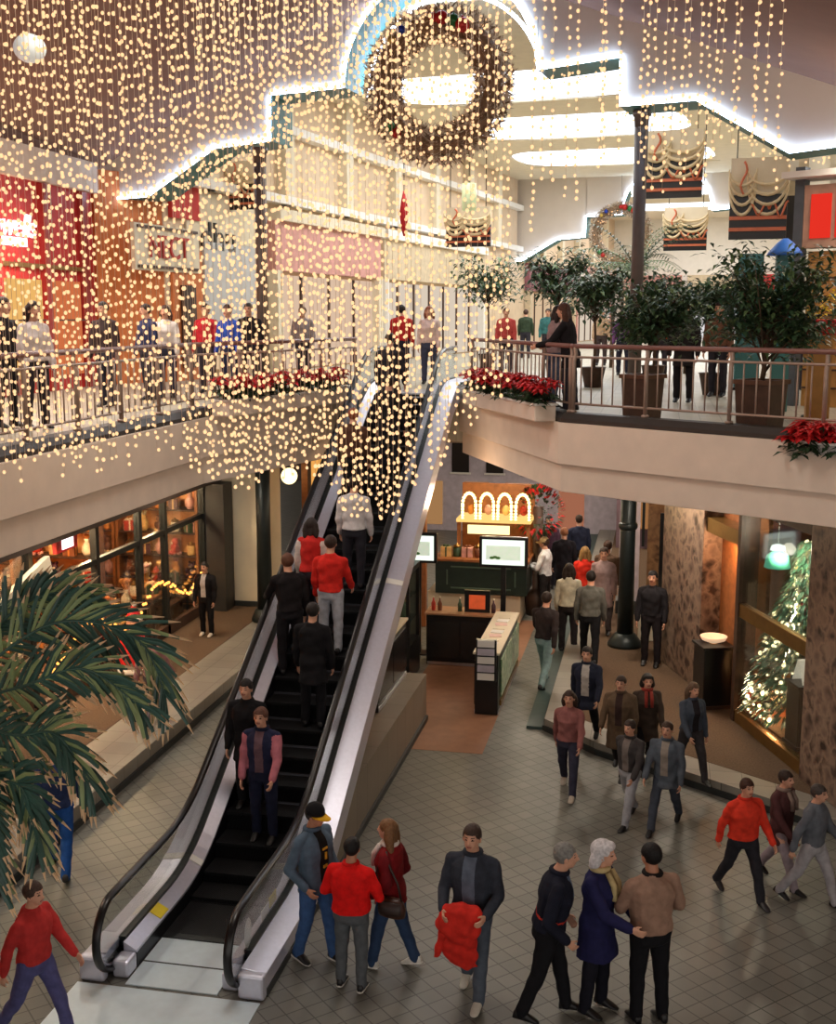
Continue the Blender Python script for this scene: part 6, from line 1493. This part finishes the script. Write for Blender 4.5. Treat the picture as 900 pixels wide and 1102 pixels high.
# --- upper floor
u = (Vector(ER[0])-Vector(ER[1])).normalized(); inn = Vector((-(-u.y), -u.x)) if False else Vector((u.y, -u.x))
q = Vector(ER[1])+u*1.15+inn*.52
P('person with long brown hair in black coat leaning on the railing by the corner post', (q.x, q.y, 5.305), 1.70, 75, top=(30, 27, 30), legs=(44, 42, 50), hair=(70, 40, 28), hairstyle='long', fem=True, arms=('rail', 'rail'), lean=8, hem=.40, voxel=.012)
q = Vector(ER[1])+u*1.95+inn*.55
P('person in pinkish grey jacket and jeans at the railing next to the black coat', (q.x, q.y, 5.305), 1.66, -60, top=(150, 128, 128), legs=(78, 88, 112), hair=(34, 26, 24), fem=True, hairstyle='bob', arms=('rail', 'front'), lean=4, voxel=.012)
for lab, px, d, h, f, kw in [
    ('person in black coat behind the tub tree nearest the iron column', 738, 20.5, 1.72, 170, dict(top=(34, 30, 32), legs=(30, 28, 32), hair=(60, 40, 32), hem=.36)),
    ('person in brown jacket passing between the two tub trees', 775, 22, 1.74, 160, dict(top=(110, 78, 60), legs=(50, 48, 56), hair=(60, 44, 36))),
    ('person in purple jacket far along the arcade left of the slim column', 672, 30, 1.68, 180, dict(top=(110, 70, 120), legs=(50, 50, 66), hair=(40, 30, 28))),
    ('person in mauve coat at the right near the yellow flowers', 858, 24, 1.7, 190, dict(top=(150, 110, 112), legs=(60, 56, 66), hair=(90, 62, 46))),
    ('person in beige coat far in the arcade below the far wreath', 648, 36, 1.7, 180, dict(top=(190, 160, 130), legs=(70, 60, 60), hair=(60, 44, 36))),
    ('person in orange jacket far in the arcade right of the slim column', 712, 30, 1.72, 20, dict(top=(206, 100, 60), legs=(56, 52, 60), hair=(50, 40, 34))),
    ('person in teal jacket far in the arcade near the hanging palm', 590, 38, 1.72, 180, dict(top=(60, 110, 110), legs=(50, 48, 56), hair=(50, 40, 34))),
    ('person in dark green coat far in the arcade left of the teal jacket', 566, 42, 1.72, 0, dict(top=(52, 66, 50), legs=(50, 48, 56), hair=(70, 50, 40))),
    ('person in red coat in the arcade beyond the escalator head', 545, 31, 1.7, 180, dict(top=(176, 70, 66), legs=(60, 50, 56), hair=(50, 40, 34))),
    ('person in pale pink top at the head of the escalator', 462, 26, 1.7, 180, dict(top=(222, 196, 186), legs=(70, 74, 96), hair=(130, 70, 50), fem=True, hairstyle='bob')),
    ('person in red jacket arriving at the head of the escalator', 432, 27, 1.74, 0, dict(top=(190, 46, 44), legs=(40, 40, 52), hair=(40, 32, 28))),
    ('person in white top with dark hair at the left gallery railing', 35, 15.6, 1.68, -120, dict(top=(216, 206, 204), legs=(50, 44, 48), hair=(40, 24, 20), hairstyle='bob', fem=True)),
    ('person in black jacket at the far left of the gallery', 2, 15.8, 1.74, -100, dict(top=(40, 34, 36), legs=(40, 38, 44), hair=(50, 36, 30))),
    ('person in dark jacket in the middle of the left gallery', 112, 19.5, 1.72, 170, dict(top=(58, 46, 46), legs=(50, 48, 58), hair=(40, 30, 28))),
    ('person in navy jacket along the left gallery', 158, 21, 1.7, 150, dict(top=(48, 54, 86), legs=(50, 50, 60), hair=(46, 34, 30))),
    ('person in white sweater along the left gallery', 178, 21.6, 1.68, 190, dict(top=(226, 216, 210), legs=(58, 60, 80), hair=(70, 46, 36), fem=True, hairstyle='bob')),
    ('person in crimson coat behind the left flower trough', 222, 23, 1.72, 175, dict(top=(176, 40, 50), legs=(50, 46, 54), hair=(36, 28, 26))),
    ('person in royal blue jacket behind the left flower trough', 246, 22.4, 1.7, 165, dict(top=(50, 80, 170), legs=(40, 44, 70), hair=(60, 40, 34))),
    ('person in black top right of the royal blue jacket', 268, 23.6, 1.74, 185, dict(top=(36, 32, 34), legs=(44, 42, 50), hair=(50, 38, 34))),
    ('person in grey coat left of the escalator head', 326, 26.5, 1.7, 180, dict(top=(150, 140, 140), legs=(60, 56, 62), hair=(84, 60, 46)))]:
    p = at_d(px, 340, d); P(lab, (p.x, p.y, 5.305), h, f, voxel=.016, **kw)
# ================================================================ LIGHT
def area(name, loc, size, power, col=(1, 1, 1), rot=(0, 0, 0), sy=None, spread=None):
    l = bpy.data.lights.new(name, 'AREA'); l.energy = power; l.color = col; l.shape = 'RECTANGLE'; l.size = size; l.size_y = sy or size
    if spread: l.spread = R(spread)
    o = bpy.data.objects.new(name, l); C.objects.link(o); o.location = loc; o.rotation_euler = rot; return o
def point(name, loc, power, col=(1, .8, .55), r=.12):
    l = bpy.data.lights.new(name, 'POINT'); l.energy = power; l.color = col; l.shadow_soft_size = r
    o = bpy.data.objects.new(name, l); C.objects.link(o); o.location = loc; return o
WARM = (1, .86, .70); AMB = (1, .62, .30)
# unseen fill lights under the atrium roof, added to brighten floor and fascias
area('atrium_fill', (.5, 4.0, 12.0), 6, 1500, (1, .95, .88), sy=6)
area('atrium_fill', (-3.5, 12.5, 12.3), 4, 420, (1, .95, .88), sy=3)
# unseen area lights on the lower soffit, added to light the lower level
for i, (x, y, p) in enumerate([(-9, 12, 40), (-9, 17, 40), (-9, 21.5, 40), (0, 21, 70), (3.2, 17.2, 60), (.5, 27, 60), (-2.2, 25, 70), (-3.4, 30, 90), (-1, 33, 90), (-7, 30, 60), (3, 30, 40)]):
    area('soffit_fill', (x, y, 4.31), .7, p, WARM)
point('kiosk_lamp', (-3.4, 20.6, 3.6), 35, (1, .66, .42), .2)
for y in (10, 13, 16, 19, 22): point('shop_lamp', (-11.0, y, 3.9), 240, (1, .70, .40), .2)
for y in (17.5, 20.2, 22.8): point('window_lamp', (-10.4, y, 2.95), 60, (1, .68, .36), .1)
q = PA+pd*2.45+pn_*.12; point('niche_lamp', (q.x, q.y, 2.9), 26, (1, .56, .28), .08)
q = PA+pd*4.4+pn_*.25; point('tree_lamp', (q.x, q.y, 3.3), 90, (1, .86, .62), .1); q = PA+pd*3.7+pn_*.5; point('floor_lamp', (q.x, q.y, .75), 12, (1, .45, .15), .1)
point('stall_lamp', (-3.6, 25.3, 3.4), 45, (1, .78, .45), .15)
# upper floor and arcade
for t, p in ((3, 220), (9, 280), (17, 320), (26, 360), (38, 420), (50, 420)):
    q = arc(0, t, 12.9); area('arcade_light', q, 7, p, (1, .96, .90), (0, 0, -PHI), 3)
area('gallery_light', (4.0, 19.5, 9.3), 3, 160, WARM); area('gallery_light', (-9.8, 17, 9.2), 2, 320, (1, .9, .78), sy=8)
point('red_shop_lamp', (-11.2, 20, 7.8), 60, (1, .7, .5), .3)
wd_ = bpy.data.worlds.new('World'); bpy.context.scene.world = wd_; wd_.use_nodes = True
wd_.node_tree.nodes['Background'].inputs['Color'].default_value = (1, .93, .86, 1); wd_.node_tree.nodes['Background'].inputs['Strength'].default_value = .8
# ================================================================ CAMERA
cam = bpy.data.cameras.new('Camera'); co_ = bpy.data.objects.new('Camera', cam); C.objects.link(co_)
co_.location = (0, 0, EYE); co_.rotation_euler = (math.pi/2-PITCH, 0, YAW)
cam.sensor_fit = 'VERTICAL'; cam.sensor_height = 36; cam.lens = 36*FPX/1102; cam.clip_end = 300
sc = bpy.context.scene; sc.camera = co_
sc.view_settings.view_transform = 'Standard'; sc.view_settings.look = 'None'; sc.view_settings.exposure = .38; sc.view_settings.gamma = 1; sc.view_settings.use_curve_mapping = False
sc.cycles.use_denoising = True; sc.cycles.max_bounces = 8; sc.cycles.transparent_max_bounces = 24; sc.cycles.caustics_reflective = False; sc.cycles.caustics_refractive = False; sc.cycles.sample_clamp_indirect = 6
